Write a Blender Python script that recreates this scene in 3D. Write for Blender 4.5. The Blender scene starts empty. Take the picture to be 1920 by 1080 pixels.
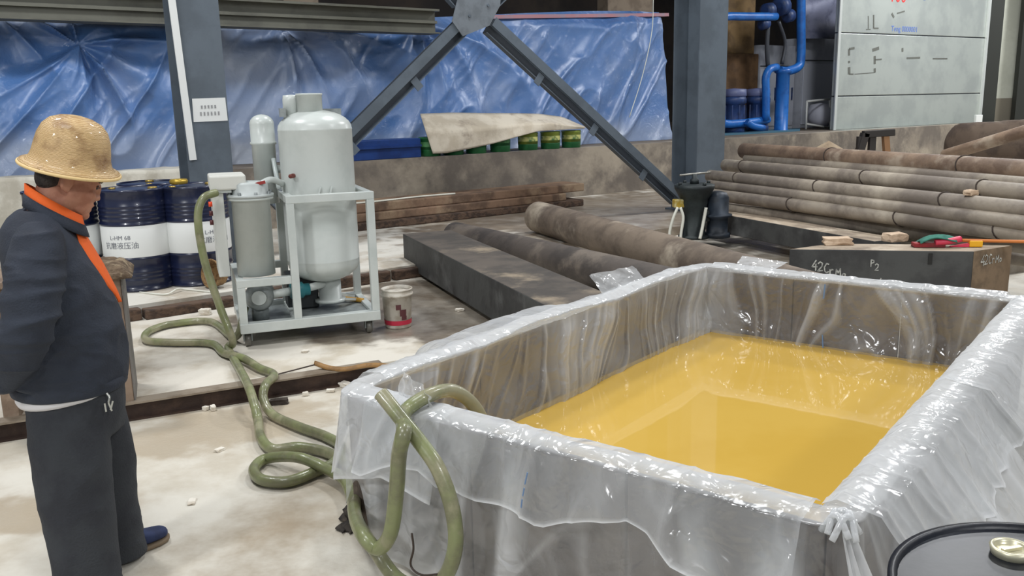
import bpy, bmesh, math, random
import numpy as np
from mathutils import Vector, Matrix, noise as mnoise
random.seed(7); np.random.seed(7)
SC = bpy.context.scene
COL = SC.collection
# ------------------------------------------------------------------ camera
F = 1629.; PITCH = math.radians(11.92); ROLL = math.radians(1.28); CAM = np.array([0., 0., 1.72])
_f = np.array([0, math.cos(PITCH), -math.sin(PITCH)]); _r0 = np.array([1., 0, 0]); _u0 = np.array([0, math.sin(PITCH), math.cos(PITCH)])
_r = math.cos(ROLL)*_r0 - math.sin(ROLL)*_u0; _u = math.sin(ROLL)*_r0 + math.cos(ROLL)*_u0
cd = bpy.data.cameras.new('camera'); cam = bpy.data.objects.new('camera', cd); COL.objects.link(cam)
cd.sensor_width = 36; cd.lens = F/1920*36; cd.clip_end = 200
cam.matrix_world = Matrix(((_r[0], _u[0], -_f[0], CAM[0]), (_r[1], _u[1], -_f[1], CAM[1]), (_r[2], _u[2], -_f[2], CAM[2]), (0, 0, 0, 1)))
SC.camera = cam
SC.view_settings.view_transform = 'Standard'; SC.view_settings.look = 'None'; SC.view_settings.gamma = 1
SC.view_settings.use_curve_mapping = False
SC.view_settings.exposure = 0.0
SC.cycles.max_bounces = 6; SC.cycles.diffuse_bounces = 3; SC.cycles.glossy_bounces = 3; SC.cycles.transparent_max_bounces = 10
# ------------------------------------------------------------------ world: flat grey daylight of the open hall
w = bpy.data.worlds.new('world'); SC.world = w; w.use_nodes = True
w.node_tree.nodes['Background'].inputs[0].default_value = (0.86, 0.93, 1.0, 1)
w.node_tree.nodes['Background'].inputs[1].default_value = 0.38
# high-bay lamps and roof lights of the hall, plus added fill lamps
def area(loc, size, power, col=(.97, .985, 1.0), rot=(0, 0, 0), sy=None):
    d = bpy.data.lights.new('hall_or_fill_lamp', 'AREA'); d.shape = 'RECTANGLE'; d.size = size; d.size_y = sy or size; d.energy = power; d.color = col
    o = bpy.data.objects.new('hall_or_fill_lamp', d); COL.objects.link(o); o.location = loc; o.rotation_euler = rot
    return o
area((-1.5, 1.0, 7.6), 2.4, 250)
area((6.8, 4.2, 7.6), 1.6, 300)
area((4.5, -4.0, 6.2), .9, 230, rot=(math.radians(52), 0, math.radians(10)))  # added floodlight behind the camera, for glossy highlights on the tarpaulins
area((-5.5, -3.0, 6.2), .9, 260, rot=(math.radians(50), 0, math.radians(-20)))  # second added floodlight, also fills the machine front, drums and man
area((-4.5, 6.0, 7.6), 1.0, 250)
area((0.5, 9.0, 7.6), 1.0, 250)
area((6.5, 12.0, 7.6), 1.2, 470)
area((10.8, 18.6, 6.6), .9, 420)
area((15.0, 21.5, 6.8), 1.0, 330)  # added lamp to brighten the pale wall at the far right

def ray(x, y): return _f*F + _r*(x-960) - _u*(y-540)
def G(x, y, z=0.):                       # point at height z seen at a picture position
    d = ray(x, y); return CAM + d*((z-CAM[2])/d[2])
def V(x, y, X0, n):                      # point on an upright plane through X0 with horizontal normal n
    d = ray(x, y); return CAM + d*(((X0[0]-CAM[0])*n[0]+(X0[1]-CAM[1])*n[1])/(d[0]*n[0]+d[1]*n[1]))
def YP(x, y, Y): d = ray(x, y); return CAM + d*(Y/d[1])
# ------------------------------------------------------------------ numpy noise
def _h(ix, iy, s):
    v = np.sin(ix*127.1+iy*311.7+s*74.7)*43758.5453; return v-np.floor(v)
def vn(x, y, s=0):
    x = np.asarray(x, float); y = np.asarray(y, float)+0*x; x = x+0*y
    ix = np.floor(x); iy = np.floor(y); fx = x-ix; fy = y-iy; fx = fx*fx*(3-2*fx); fy = fy*fy*(3-2*fy)
    return (_h(ix, iy, s)*(1-fx)+_h(ix+1, iy, s)*fx)*(1-fy)+(_h(ix, iy+1, s)*(1-fx)+_h(ix+1, iy+1, s)*fx)*fy
def fbm(x, y, s=0, o=3):
    t = 0; a = .5
    for i in range(o): t = t+a*vn(np.asarray(x)*2**i, np.asarray(y)*2**i, s+i*13); a *= .5
    return t
def ridge(x, y, s=0): return 1-np.abs(2*vn(x, y, s)-1)
# ------------------------------------------------------------------ materials
MATS = {}
def L3(c):                                # sRGB 0-255 -> linear
    return tuple(((v/255)/12.92 if v/255 <= .04045 else ((v/255+.055)/1.055)**2.4) for v in c)
def mat(name, c, rough=.6, metal=0., c2=None, scale=4., c3=None, scale3=1.2, bump=0., bscale=30., spec=.5, thr=(.42, .62), thr3=(.5, .65), stretch=(1, 1, 1), coat=0.):
    if name in MATS: return MATS[name]
    m = bpy.data.materials.new(name); m.use_nodes = True; nt = m.node_tree; N = nt.nodes; K = nt.links
    b = N['Principled BSDF']; b.inputs['Roughness'].default_value = rough; b.inputs['Metallic'].default_value = metal
    b.inputs['Specular IOR Level'].default_value = spec; b.inputs['Coat Weight'].default_value = coat
    tc = N.new('ShaderNodeTexCoord'); mp = N.new('ShaderNodeMapping'); mp.inputs['Scale'].default_value = stretch
    K.new(tc.outputs['Object'], mp.inputs[0])
    cur = None
    def layer(cur, colr, sc, th, seed):
        n = N.new('ShaderNodeTexNoise'); n.inputs['Scale'].default_value = sc; n.inputs['Detail'].default_value = 6; n.inputs['Roughness'].default_value = .62
        ad = N.new('ShaderNodeVectorMath'); ad.operation = 'ADD'; ad.inputs[1].default_value = (seed, seed*1.7, seed*.3)
        K.new(mp.outputs[0], ad.inputs[0]); K.new(ad.outputs[0], n.inputs['Vector'])
        r = N.new('ShaderNodeMapRange'); r.interpolation_type = 'SMOOTHSTEP'; r.inputs['From Min'].default_value = th[0]; r.inputs['From Max'].default_value = th[1]
        K.new(n.outputs[0], r.inputs[0])
        mx = N.new('ShaderNodeMix'); mx.data_type = 'RGBA'; K.new(r.outputs[0], mx.inputs[0])
        if cur is None: mx.inputs[6].default_value = (*L3(c), 1)
        else: K.new(cur, mx.inputs[6])
        mx.inputs[7].default_value = (*L3(colr), 1)
        return mx.outputs[2]
    if c2: cur = layer(cur, c2, scale, thr, 0.)
    if c3: cur = layer(cur, c3, scale3, thr3, 5.3)
    if cur is None: b.inputs['Base Color'].default_value = (*L3(c), 1)
    else: K.new(cur, b.inputs['Base Color'])
    if bump:
        n = N.new('ShaderNodeTexNoise'); n.inputs['Scale'].default_value = bscale; n.inputs['Detail'].default_value = 4; K.new(mp.outputs[0], n.inputs['Vector'])
        bp = N.new('ShaderNodeBump'); bp.inputs['Strength'].default_value = bump; bp.inputs['Distance'].default_value = .02
        K.new(n.outputs[0], bp.inputs['Height']); K.new(bp.outputs[0], b.inputs['Normal'])
    MATS[name] = m; return m
# ------------------------------------------------------------------ mesh building
class MB:
    def __init__(s): s.v = []; s.f = []; s.mi = []; s.sm = []
    def add(s, v, f, smooth=True, mi=0):
        o = len(s.v); s.v += [tuple(map(float, p)) for p in v]; s.f += [tuple(i+o for i in q) for q in f]; s.mi += [mi]*len(f); s.sm += [smooth]*len(f); return s
    def box(s, lo, hi, mi=0):
        x0, y0, z0 = lo; x1, y1, z1 = hi
        return s.add([(x0, y0, z0), (x1, y0, z0), (x1, y1, z0), (x0, y1, z0), (x0, y0, z1), (x1, y0, z1), (x1, y1, z1), (x0, y1, z1)],
                     [(0, 3, 2, 1), (4, 5, 6, 7), (0, 1, 5, 4), (1, 2, 6, 5), (2, 3, 7, 6), (3, 0, 4, 7)], False, mi)
    def hull8(s, bot, top, mi=0):
        return s.add(list(bot)+list(top), [(0, 3, 2, 1), (4, 5, 6, 7), (0, 1, 5, 4), (1, 2, 6, 5), (2, 3, 7, 6), (3, 0, 4, 7)], False, mi)
    def bar(s, a, b, w_, h_, up=(0, 0, 1), mi=0):     # rectangular bar from a to b
        a = Vector(a); b = Vector(b); d = (b-a).normalized(); u = Vector(up); u = (u-d*u.dot(d)); 
        if u.length < 1e-4: u = Vector((1, 0, 0)); u = u-d*u.dot(d)
        u.normalize(); r = d.cross(u)
        q = [(-1, -1), (1, -1), (1, 1), (-1, 1)]
        return s.hull8([a+r*(i*w_/2)+u*(j*h_/2) for i, j in q], [b+r*(i*w_/2)+u*(j*h_/2) for i, j in q], mi)
    def lathe(s, prof, base=(0, 0, 0), axis=(0, 0, 1), n=32, mi=0, cap=True):    # prof: (radius, height)
        ax = Vector(axis).normalized(); t = Vector((1, 0, 0)) if abs(ax.x) < .9 else Vector((0, 1, 0)); x = (t-ax*t.dot(ax)).normalized(); y = ax.cross(x); b = Vector(base)
        v = [b+ax*h+(x*math.cos(2*math.pi*i/n)+y*math.sin(2*math.pi*i/n))*r for r, h in prof for i in range(n)]
        f = [(k*n+i, k*n+(i+1) % n, (k+1)*n+(i+1) % n, (k+1)*n+i) for k in range(len(prof)-1) for i in range(n)]
        s.add(v, f, True, mi)
        if cap:
            o = len(s.v)-len(v)
            s.f += [tuple(o+i for i in reversed(range(n))), tuple(o+(len(prof)-1)*n+i for i in range(n))]; s.mi += [mi]*2; s.sm += [False]*2
        return s
    def cyl(s, a, b, r, r2=None, n=24, mi=0):
        a = Vector(a); b = Vector(b); return s.lathe([(r, 0), (r if r2 is None else r2, (b-a).length)], a, b-a, n, mi)
    def tube(s, pts, r, n=10, mi=0, sub=6, closed=False, rad=None):
        P = catmull(pts, sub) if sub > 1 else [Vector(p) for p in pts]
        m = len(P); T = [(P[min(i+1, m-1)]-P[max(i-1, 0)]).normalized() for i in range(m)]
        u = T[0].orthogonal().normalized(); v = []
        for i in range(m):
            u = (u-T[i]*u.dot(T[i])).normalized(); w_ = T[i].cross(u); rr = rad(i/(m-1)) if rad else r
            v += [P[i]+(u*math.cos(2*math.pi*k/n)+w_*math.sin(2*math.pi*k/n))*rr for k in range(n)]
        f = [(i*n+k, i*n+(k+1) % n, (i+1)*n+(k+1) % n, (i+1)*n+k) for i in range(m-1) for k in range(n)]
        o = len(s.v); s.add(v, f, True, mi)
        s.f += [tuple(o+i for i in reversed(range(n))), tuple(o+(m-1)*n+i for i in range(n))]; s.mi += [mi]*2; s.sm += [False]*2
        return s
    def grid(s, A, mi=0, wrap=False):                  # A: (nu,nv,3) array
        nu, nv = A.shape[:2]; idx = np.arange(nu*nv).reshape(nu, nv)
        f = []
        for i in range(nu if wrap else nu-1):
            j = (i+1) % nu
            f += [(idx[i, k], idx[j, k], idx[j, k+1], idx[i, k+1]) for k in range(nv-1)]
        return s.add(A.reshape(-1, 3), f, True, mi)
    def poly(s, pts, th, nrm, mi=0):                   # flat polygon with thickness
        n_ = Vector(nrm).normalized()*th; k = len(pts); a = [Vector(p) for p in pts]
        return s.add(a+[p+n_ for p in a], [tuple(reversed(range(k))), tuple(range(k, 2*k))]+[(i, (i+1) % k, k+(i+1) % k, k+i) for i in range(k)], False, mi)
    def loft(s, rings, n=28, mi=0, p=2.0):             # rings: (center, xvec, yvec)
        v = []
        for c, xv, yv in rings:
            c = Vector(c); xv = Vector(xv); yv = Vector(yv)
            for i in range(n):
                a = 2*math.pi*i/n; ca = math.cos(a); sa = math.sin(a)
                v.append(c+xv*(math.copysign(abs(ca)**(2/p), ca))+yv*(math.copysign(abs(sa)**(2/p), sa)))
        o = len(s.v)
        s.add(v, [(k*n+i, k*n+(i+1) % n, (k+1)*n+(i+1) % n, (k+1)*n+i) for k in range(len(rings)-1) for i in range(n)], True, mi)
        s.f += [tuple(o+i for i in reversed(range(n))), tuple(o+(len(rings)-1)*n+i for i in range(n))]; s.mi += [mi]*2; s.sm += [True]*2
        return s
    def mesh(s, name, mats, off=(0, 0, 0)):
        me = bpy.data.meshes.new(name); o = np.array(off, float)
        me.from_pydata([tuple(np.array(p)-o) for p in s.v], [], s.f)
        me.polygons.foreach_set('material_index', s.mi); me.polygons.foreach_set('use_smooth', s.sm)
        for m in (mats if isinstance(mats, (list, tuple)) else [mats]): me.materials.append(m)
        bm = bmesh.new(); bm.from_mesh(me); bmesh.ops.recalc_face_normals(bm, faces=bm.faces); bm.to_mesh(me); bm.free()
        return me
    def build(s, name, mats, parent=None, world=False, bevel=0., origin=None, recalc=True):
        """child: coordinates local to the parent (world=True: world coordinates, parent unrotated). top level: origin moved to the base"""
        if parent is not None: off = tuple(parent.location) if world else (0, 0, 0)
        else:
            a = np.array(s.v); off = origin if origin is not None else ((a[:, 0].min()+a[:, 0].max())/2, (a[:, 1].min()+a[:, 1].max())/2, a[:, 2].min())
        o = bpy.data.objects.new(name, s.mesh(name, mats, off)); COL.objects.link(o)
        if parent is not None: o.parent = parent
        else: o.location = off
        if bevel:
            md = o.modifiers.new('bevel', 'BEVEL'); md.width = bevel; md.segments = 2; md.limit_method = 'ANGLE'; md.angle_limit = .6
        return o
def catmull(pts, sub):
    P = [Vector(p) for p in pts]; P = [P[0]*2-P[1]]+P+[P[-1]*2-P[-2]]; out = []
    for i in range(1, len(P)-2):
        a, b, c, d = P[i-1:i+3]
        for k in range(sub):
            t = k/sub; out.append(.5*((2*b)+(c-a)*t+(2*a-5*b+4*c-d)*t*t+(3*b-a-3*c+d)*t**3))
    out.append(P[-2]); return out
def tag(o, label, cat, group=None, kind=None):
    if label: o['label'] = label
    if cat: o['category'] = cat
    if group: o['group'] = group
    if kind: o['kind'] = kind
    return o
def thing(name, label, cat, loc, rz=0, group=None):
    o = bpy.data.objects.new(name, None); COL.objects.link(o); o.location = tuple(map(float, loc)); o.rotation_euler = (0, 0, rz); o.empty_display_size = .1
    return tag(o, label, cat, group)
def struct(o): o['kind'] = 'structure'; return o
def dup(o, loc=None, rz=None, label=None, parent=None):
    c = o.copy(); COL.objects.link(c)
    if parent is not None: c.parent = parent
    if loc is not None: c.location = tuple(map(float, loc))
    if rz is not None: c.rotation_euler = (0, 0, rz)
    if label: c['label'] = label
    for ch in list(o.children): dup(ch, parent=c)
    return c
def text_mesh(txt, size):
    cu = bpy.data.curves.new('txt', 'FONT'); cu.body = txt; cu.size = size; cu.align_x = 'CENTER'; cu.align_y = 'CENTER'; cu.resolution_u = 3
    o = bpy.data.objects.new('txt', cu); COL.objects.link(o); bpy.context.view_layer.update()
    me = bpy.data.meshes.new_from_object(o.evaluated_get(bpy.context.evaluated_depsgraph_get()))
    v = [tuple(p.co) for p in me.vertices]; f = [tuple(p.vertices) for p in me.polygons]
    bpy.data.objects.remove(o); bpy.data.curves.remove(cu); bpy.data.meshes.remove(me); return v, f
def strokes(mb, polys, org, ux, uz, nrm, wd):          # chalk strokes as thin raised ribbons
    org = Vector(org); ux = Vector(ux); uz = Vector(uz); nrm = Vector(nrm).normalized()
    for pl in polys:
        P = [org+ux*a+uz*b+nrm*.003 for a, b in pl]
        for a, b in zip(P[:-1], P[1:]):
            mb.bar(a-(b-a)*.05, b+(b-a)*.05, wd, .003, nrm)
GLY = {'4': [[(.4, 1), (0, .3), (.55, .3)], [(.4, .6), (.4, -.1)]], '2': [[(0, .8), (.2, 1), (.45, .85), (.4, .5), (0, 0), (.5, .05)]],
       'C': [[(.5, .9), (.25, 1), (.05, .6), (.1, .15), (.3, 0), (.5, .1)]], 'r': [[(0, .5), (.05, 0)], [(.05, .35), (.2, .5), (.35, .45)]],
       'M': [[(0, 0), (.05, .7), (.25, .3), (.45, .75), (.5, 0)]], 'o': [[(.15, .4), (.35, .35), (.35, .1), (.15, .05), (.05, .2), (.15, .4)]],
       'P': [[(.05, 0), (.05, 1), (.4, .95), (.45, .65), (.05, .5)]], '0': [[(.2, 1), (.05, .5), (.2, 0), (.4, .1), (.45, .6), (.2, 1)]], '/': [[(0, 0), (.35, .6)]], '1': [[(.2, 0), (.2, 1)]]}
def write(mb, s, org, ux, uz, nrm, h, wd, drop=0.):
    for i, ch in enumerate(s):
        if ch in GLY: strokes(mb, [[(a*h+i*h*.62, b*h-i*drop) for a, b in pl] for pl in GLY[ch]], org, ux, uz, nrm, wd)

# ================================================================== SETTING
A_ = np.array([.620, .785]); B_ = np.array([.785, -.620])                 # sides of the liquid tank
RD = np.array([.896, .443]); RN = np.array([-.443, .896])                 # direction of the floor rails
WD = np.array([.803, .596]); WN = np.array([-.596, .803]); W0 = np.array([-2.08, 12.04])   # low concrete wall
def onw(t, off=0.): return W0+WD*t+WN*off
def WP(x, y, off): p = W0+WN*off; return V(x, y, p, WN)
floor_m = mat('concrete_floor', (214, 209, 197), .7, c2=(190, 181, 164), scale=1.5, c3=(158, 143, 121), scale3=1.0, thr=(.40, .66), thr3=(.50, .74), bump=.12, bscale=40)
mid_m = mat('concrete_mid', (212, 206, 194), .7, c2=(186, 176, 158), scale=2.0, c3=(158, 144, 124), scale3=.9, thr=(.46, .68), thr3=(.57, .75), bump=.12, bscale=40)
upper_m = mat('concrete_upper', (212, 208, 198), .7, c2=(180, 170, 154), scale=2.2, bump=.1, bscale=40)
wallc_m = mat('concrete_wall', (140, 130, 117), .85, c2=(108, 100, 92), scale=1.5, c3=(166, 155, 139), scale3=.9, thr=(.4, .62), thr3=(.5, .66), bump=.3, bscale=14)
dark_m = mat('dark_cladding', (58, 50, 44), .9, c2=(40, 36, 36), scale=.6)
roof_m = mat('roof_sheet', (70, 74, 78), .8, c2=(58, 60, 64), scale=.5)
rail_m = mat('rusty_channel', (58, 44, 38), .6, .3, c2=(78, 60, 50), scale=5, bump=.2)
railtop_m = mat('worn_flange', (150, 138, 122), .55, .2, c2=(120, 106, 90), scale=4)
timber_m = mat('dark_timber', (92, 72, 58), .85, c2=(60, 46, 38), scale=3, stretch=(1, 6, 6), bump=.4, bscale=10)

def stain_or_darken(m, spots, col, nscale=3.):
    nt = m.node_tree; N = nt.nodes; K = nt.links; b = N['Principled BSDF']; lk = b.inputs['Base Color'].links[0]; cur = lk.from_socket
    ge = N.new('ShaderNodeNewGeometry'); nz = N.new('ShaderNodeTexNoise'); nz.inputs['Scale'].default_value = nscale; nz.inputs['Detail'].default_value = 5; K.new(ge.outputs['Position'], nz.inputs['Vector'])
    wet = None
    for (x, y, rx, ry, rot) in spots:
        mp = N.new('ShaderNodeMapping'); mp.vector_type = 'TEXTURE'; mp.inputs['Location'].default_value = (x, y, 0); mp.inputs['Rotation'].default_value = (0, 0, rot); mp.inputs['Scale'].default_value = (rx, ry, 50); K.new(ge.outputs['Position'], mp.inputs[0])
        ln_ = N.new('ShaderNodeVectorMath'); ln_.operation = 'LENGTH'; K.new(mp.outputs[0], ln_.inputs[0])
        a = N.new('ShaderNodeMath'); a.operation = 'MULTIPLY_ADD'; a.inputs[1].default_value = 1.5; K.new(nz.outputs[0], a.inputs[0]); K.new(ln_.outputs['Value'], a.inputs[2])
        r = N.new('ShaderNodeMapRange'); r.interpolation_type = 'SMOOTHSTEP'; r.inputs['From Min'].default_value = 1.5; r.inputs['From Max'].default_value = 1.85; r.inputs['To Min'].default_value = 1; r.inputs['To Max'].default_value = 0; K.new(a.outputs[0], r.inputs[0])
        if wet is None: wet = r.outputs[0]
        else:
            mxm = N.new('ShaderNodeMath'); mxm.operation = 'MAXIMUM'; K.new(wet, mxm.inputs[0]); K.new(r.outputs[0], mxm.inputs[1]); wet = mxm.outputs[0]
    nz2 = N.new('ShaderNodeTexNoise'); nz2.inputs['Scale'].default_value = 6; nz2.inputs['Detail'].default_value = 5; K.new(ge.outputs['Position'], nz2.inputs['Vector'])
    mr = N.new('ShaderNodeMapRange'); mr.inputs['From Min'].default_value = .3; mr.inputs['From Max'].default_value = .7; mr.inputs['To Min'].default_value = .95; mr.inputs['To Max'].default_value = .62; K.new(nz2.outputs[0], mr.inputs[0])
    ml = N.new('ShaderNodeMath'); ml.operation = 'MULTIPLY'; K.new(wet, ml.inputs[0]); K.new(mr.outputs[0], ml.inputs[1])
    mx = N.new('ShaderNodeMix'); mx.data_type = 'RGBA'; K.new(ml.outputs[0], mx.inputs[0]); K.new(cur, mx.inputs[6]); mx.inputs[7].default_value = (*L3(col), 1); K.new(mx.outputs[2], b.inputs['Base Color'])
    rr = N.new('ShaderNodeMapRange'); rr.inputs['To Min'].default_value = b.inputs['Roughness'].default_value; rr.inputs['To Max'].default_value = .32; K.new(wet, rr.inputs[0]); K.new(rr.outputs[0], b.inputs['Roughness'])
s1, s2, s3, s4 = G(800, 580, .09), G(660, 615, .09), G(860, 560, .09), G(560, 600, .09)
stain_or_darken(mid_m, [(s1[0], s1[1], .75, 1.25, .25), (s2[0], s2[1], .42, .5, .3), (s3[0], s3[1], .5, 1.3, .4), (s4[0], s4[1]+.2, .7, .35, .35), (4.6, 7.0, 2.6, 1.7, .2), (2.4, 8.0, 1.6, 2.2, .3), (5.5, 9.5, 3.5, 2.5, 0)], (98, 86, 72))  # last three spots darken the floor below the pipes and between blocks
stain_or_darken(upper_m, [(1.6, 12.4, 3.6, 2.0, .63), (4.5, 13.6, 5.0, 3.0, .63), (3.2, 10.8, 2.4, 2.0, .3), (7.5, 14.5, 6, 4.5, .63)], (122, 108, 93))
s1, s2 = G(420, 800, 0), G(100, 960, 0)
stain_or_darken(floor_m, [(s1[0], s1[1], .7, .38, .45), (s2[0], s2[1], .5, .2, .1)], (182, 168, 146), 4.)
struct(MB().box((-14, -6, -.3), (26, 46, 0)).build('floor', floor_m, origin=(0, 0, 0)))
def slab(name, edge0, d, n, t0, t1, depth, z0, z1, m):
    e = np.array(edge0); p = [e+d*t0, e+d*t1, e+d*t1+n*depth, e+d*t0+n*depth]
    return struct(MB().hull8([(*q, z0) for q in p], [(*q, z1) for q in p]).build(name, m, origin=(p[0][0], p[0][1], z0)))
R0 = G(0, 830, 0)[:2]
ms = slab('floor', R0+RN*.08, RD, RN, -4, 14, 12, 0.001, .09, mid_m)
U0 = G(260, 576, .2)[:2]
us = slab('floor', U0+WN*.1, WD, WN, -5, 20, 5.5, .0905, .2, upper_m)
# channel rail along the step: web, top and bottom flanges
rl = thing('channel_rail', 'long dark steel channel edging the step in the floor', 'rail', (R0[0], R0[1], 0))
def along(o, d, t0, t1, n, a, b, z0, z1):
    p = [o+d*t0+n*a, o+d*t1+n*a, o+d*t1+n*b, o+d*t0+n*b]
    return MB().hull8([(*q, z0) for q in p], [(*q, z1) for q in p])
along(R0, RD, -3.2, 2.16, RN, .028, .042, .012, .095).build('web', rail_m, rl, True)
along(R0, RD, -3.2, 2.16, RN, 0., .10, .0955, .107).build('top_flange', railtop_m, rl, True)
along(R0, RD, -3.2, 2.16, RN, -.004, .042, 0., .012).build('bottom_flange', rail_m, rl, True)
# sleepers at the second step
for k, (t0, t1, h, off) in enumerate(((-2.2, 0.02, .185, 0), (0.04, .78, .17, -.03), (.82, 2.3, .19, .02), (2.34, 4.2, .185, 0.))):
    o = along(U0, WD, t0, t1, WN, .0+off, .0995, .0905, h).build('timber_sleeper', timber_m, bevel=.012)
    tag(o, ['dark timber sleeper behind the man at the upper floor step', 'short brown timber block in the step below the blue drums', 'dark sleeper in the step behind the grey filter machine', 'dark sleeper in the step leading towards the black steel block'][k], 'timber')
# low concrete wall and raised platform behind it
wl = slab('wall_low', W0, WD, WN, -9, 34, .25, .0, 1.0, wallc_m)
pf = slab('floor', W0+WN*.25, WD, WN, -9, 34, 14, .7, .985, mat('platform_floor', (120, 110, 98), .85, c2=(96, 88, 80), scale=1.5))
slab('wall_back', W0+WN*5.0, WD, WN, -12, 9.2, .2, .9, 9, dark_m)
slab('wall_back', W0+WN*11.0, WD, WN, 6, 40, .2, .9, 9, dark_m)
struct(MB().box((-16, -7, 8.6), (34, 48, 8.8)).build('ceiling', roof_m, origin=(0, 0, 8.6)))
# plain dado of the wall
# ------------------------------------------------------------------ steel columns and bracing
col_m = mat('grey_blue_paint', (92, 102, 112), .5, c2=(82, 91, 100), scale=2, bump=.05)
colL = np.array([-3.03, 8.75]); colR = np.array([2.66, 12.35]); CDv = (colR-colL)/np.linalg.norm(colR-colL); CN = np.array([-CDv[1], CDv[0]])
def column(c, label, flange, depth, web_on_row=True):
    t = thing('steel_column', label, 'column', (c[0], c[1], .2))
    h = 8.4; ex = Vector((*CDv, 0)); ey = Vector((*CN, 0))
    def slabm(a0, a1, b0, b1, z0=0, z1=h):
        q = [ex*a0+ey*b0, ex*a1+ey*b0, ex*a1+ey*b1, ex*a0+ey*b1]; zz = Vector((0, 0, 1))
        return MB().hull8([p+zz*z0 for p in q], [p+zz*z1 for p in q])
    slabm(-flange/2, flange/2, -depth/2, -depth/2+.02).build('flange', col_m, t)
    slabm(-flange/2, flange/2, depth/2-.02, depth/2).build('flange', col_m, t)
    slabm(-.008, .008, -depth/2+.02, depth/2-.02).build('web', col_m, t)
    slabm(-flange/2-.06, flange/2+.06, -depth/2-.06, depth/2+.06, 0, .025).build('base_plate', col_m, t)
    return t
c1 = column(colL, 'slate grey steel column with white notice behind the filter machine', .42, .42)
c2 = column(colR, 'slate grey steel column standing beside the stacked pipes', .52, .50)
# white strip and notice on the left column
white_m = mat('white_paint', (226, 228, 226), .5)
p0 = V(322, 0, colL-CN*.23, CN); p1 = V(362, 300, colL-CN*.23, CN)
n2 = Vector((*(-CN), 0))
ws = MB().bar(p1, Vector(p1)+(Vector(p0)-Vector(p1))*1.9, .065, .02, n2).build('cable_duct', white_m)
tag(ws, 'narrow white strip fixed along the left edge of the steel column', 'duct')
nt = thing('paper_notice', 'white paper notice with two lines of print on the column', 'notice', V(392, 228, colL-CN*.2115, CN))
q = [Vector(V(x, y, colL-CN*.2115, CN))-nt.location for x, y in ((363, 229), (427, 226), (422, 183), (360, 185))]
MB().poly(q, .003, n2).build('sheet', white_m, nt)
ink_m = mat('grey_ink', (150, 150, 152), .7)
for row, (fa, fb, cnt) in enumerate(((.32, .42, 5), (.60, .72, 6))):
    mb = MB()
    for i in range(cnt):
        u0 = .24+i*.1 if row == 0 else .2+i*.105
        def bl(u, v): return (q[3]*(1-u)+q[2]*u)*(1-v)+(q[0]*(1-u)+q[1]*u)*v + n2*.0045
        for (du, dv, eu, ev) in ((0, 0, .055, 0), (.0, .5, .055, .5), (.0, 1, .055, 1), (.028, 0, .028, 1)):
            a = bl(u0+du, fa+(fb-fa)*dv*1.), ; b = bl(u0+eu, fa+(fb-fa)*ev)
            mb.bar(a[0], b, .006, .002, n2)
    mb.build('printed_line', ink_m, nt)['kind'] = 'stuff'
# X bracing
def CP(x, y, off=0.): return V(x, y, colL+CN*off, CN)
brace_shade_m = mat('brace_shade_grey', (58, 64, 72), .6)  # web coloured darker than the flanges to imitate its shaded face
gus = thing('cross_brace', 'grey steel cross brace with gusset plate between the two columns', 'brace', CP(890, 25))
def brace(pa, pb):
    a = Vector(pa); b = Vector(pb); d = (b-a).normalized(); s_ = d.cross(Vector((*CN, 0))).normalized(); nn = Vector((*CN, 0))
    up_ = s_ if s_.z > 0 else -s_
    MB().bar(a+up_*.05, b+up_*.05, .012, .10, up_).build('flange', col_m, gus, True)
    MB().bar(a-up_*.0+nn*.06, b-up_*.0+nn*.06, .20, .012, nn).build('web', brace_shade_m, gus, True)
    MB().bar(a+up_*.055-nn*.05, b+up_*.055-nn*.05, .11, .012, nn).build('face', col_m, gus, True)
    MB().bar(a-up_*.095+nn*.02, b-up_*.095+nn*.02, .09, .012, up_).build('flange', col_m, gus, True)
    ln = (b-a).length; k = .9
    while k < ln-.3:
        c = a+d*k; MB().bar(c-up_*.16-nn*.03, c-up_*.02-nn*.03, .09, .012, nn).build('batten', col_m, gus, True); k += 1.05
brace(CP(868, 48), CP(520, 395)); brace(CP(918, 48), CP(1268, 372)); brace(CP(862, 2), CP(690, -190)); brace(CP(925, 0), CP(1100, -170))
gp = [CP(x, y, -.07) for x, y in ((868, -40), (940, -30), (938, 10), (918, 48), (868, 68), (848, 40), (858, 0))]
MB().poly(gp, .014, (*CN, 0)).build('gusset_plate', mat('gusset_paint', (112, 119, 126), .5, c2=(98, 104, 110), scale=5), gus, True)
for (x, y) in ((880, 30), (915, 10)):
    MB().cyl(Vector(CP(x, y, -.07))-Vector((*CN, 0))*.012, Vector(CP(x, y, -.07)), .016, n=8).build('bolt', col_m, gus, True)

# ================================================================== TANK WITH LINER
TL = np.array([-.67, 3.30]); LA = 3.16; LB = 1.93; H = .60
def TP(a, b): return TL+A_*a+B_*b
tank_m = mat('tank_plate', (98, 86, 78), .7, .1, c2=(80, 69, 63), scale=2.5, c3=(112, 100, 90), scale3=5, bump=.15)
tk = thing('liquid_tank', 'rectangular open tank of brown steel panels under clear plastic film', 'tank', (*TP(LA/2, LB/2), 0))
def panel(a0, a1, b0, b1, z0=0., z1=H):
    p = [TP(a0, b0), TP(a1, b0), TP(a1, b1), TP(a0, b1)]
    return MB().hull8([(*q, z0) for q in p], [(*q, z1) for q in p])
th = .03
for k in range(4):
    for b0 in (0, LB-th): panel(k*LA/4+.004, (k+1)*LA/4-.004, b0, b0+th).build('side_panel', tank_m, tk, True, bevel=.003)
for k in range(3):
    for a0 in (0, LA-th): panel(a0, a0+th, max(th, k*LB/3)+.004, min(LB-th, (k+1)*LB/3)-.004).build('side_panel', tank_m, tk, True, bevel=.003)
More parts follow.
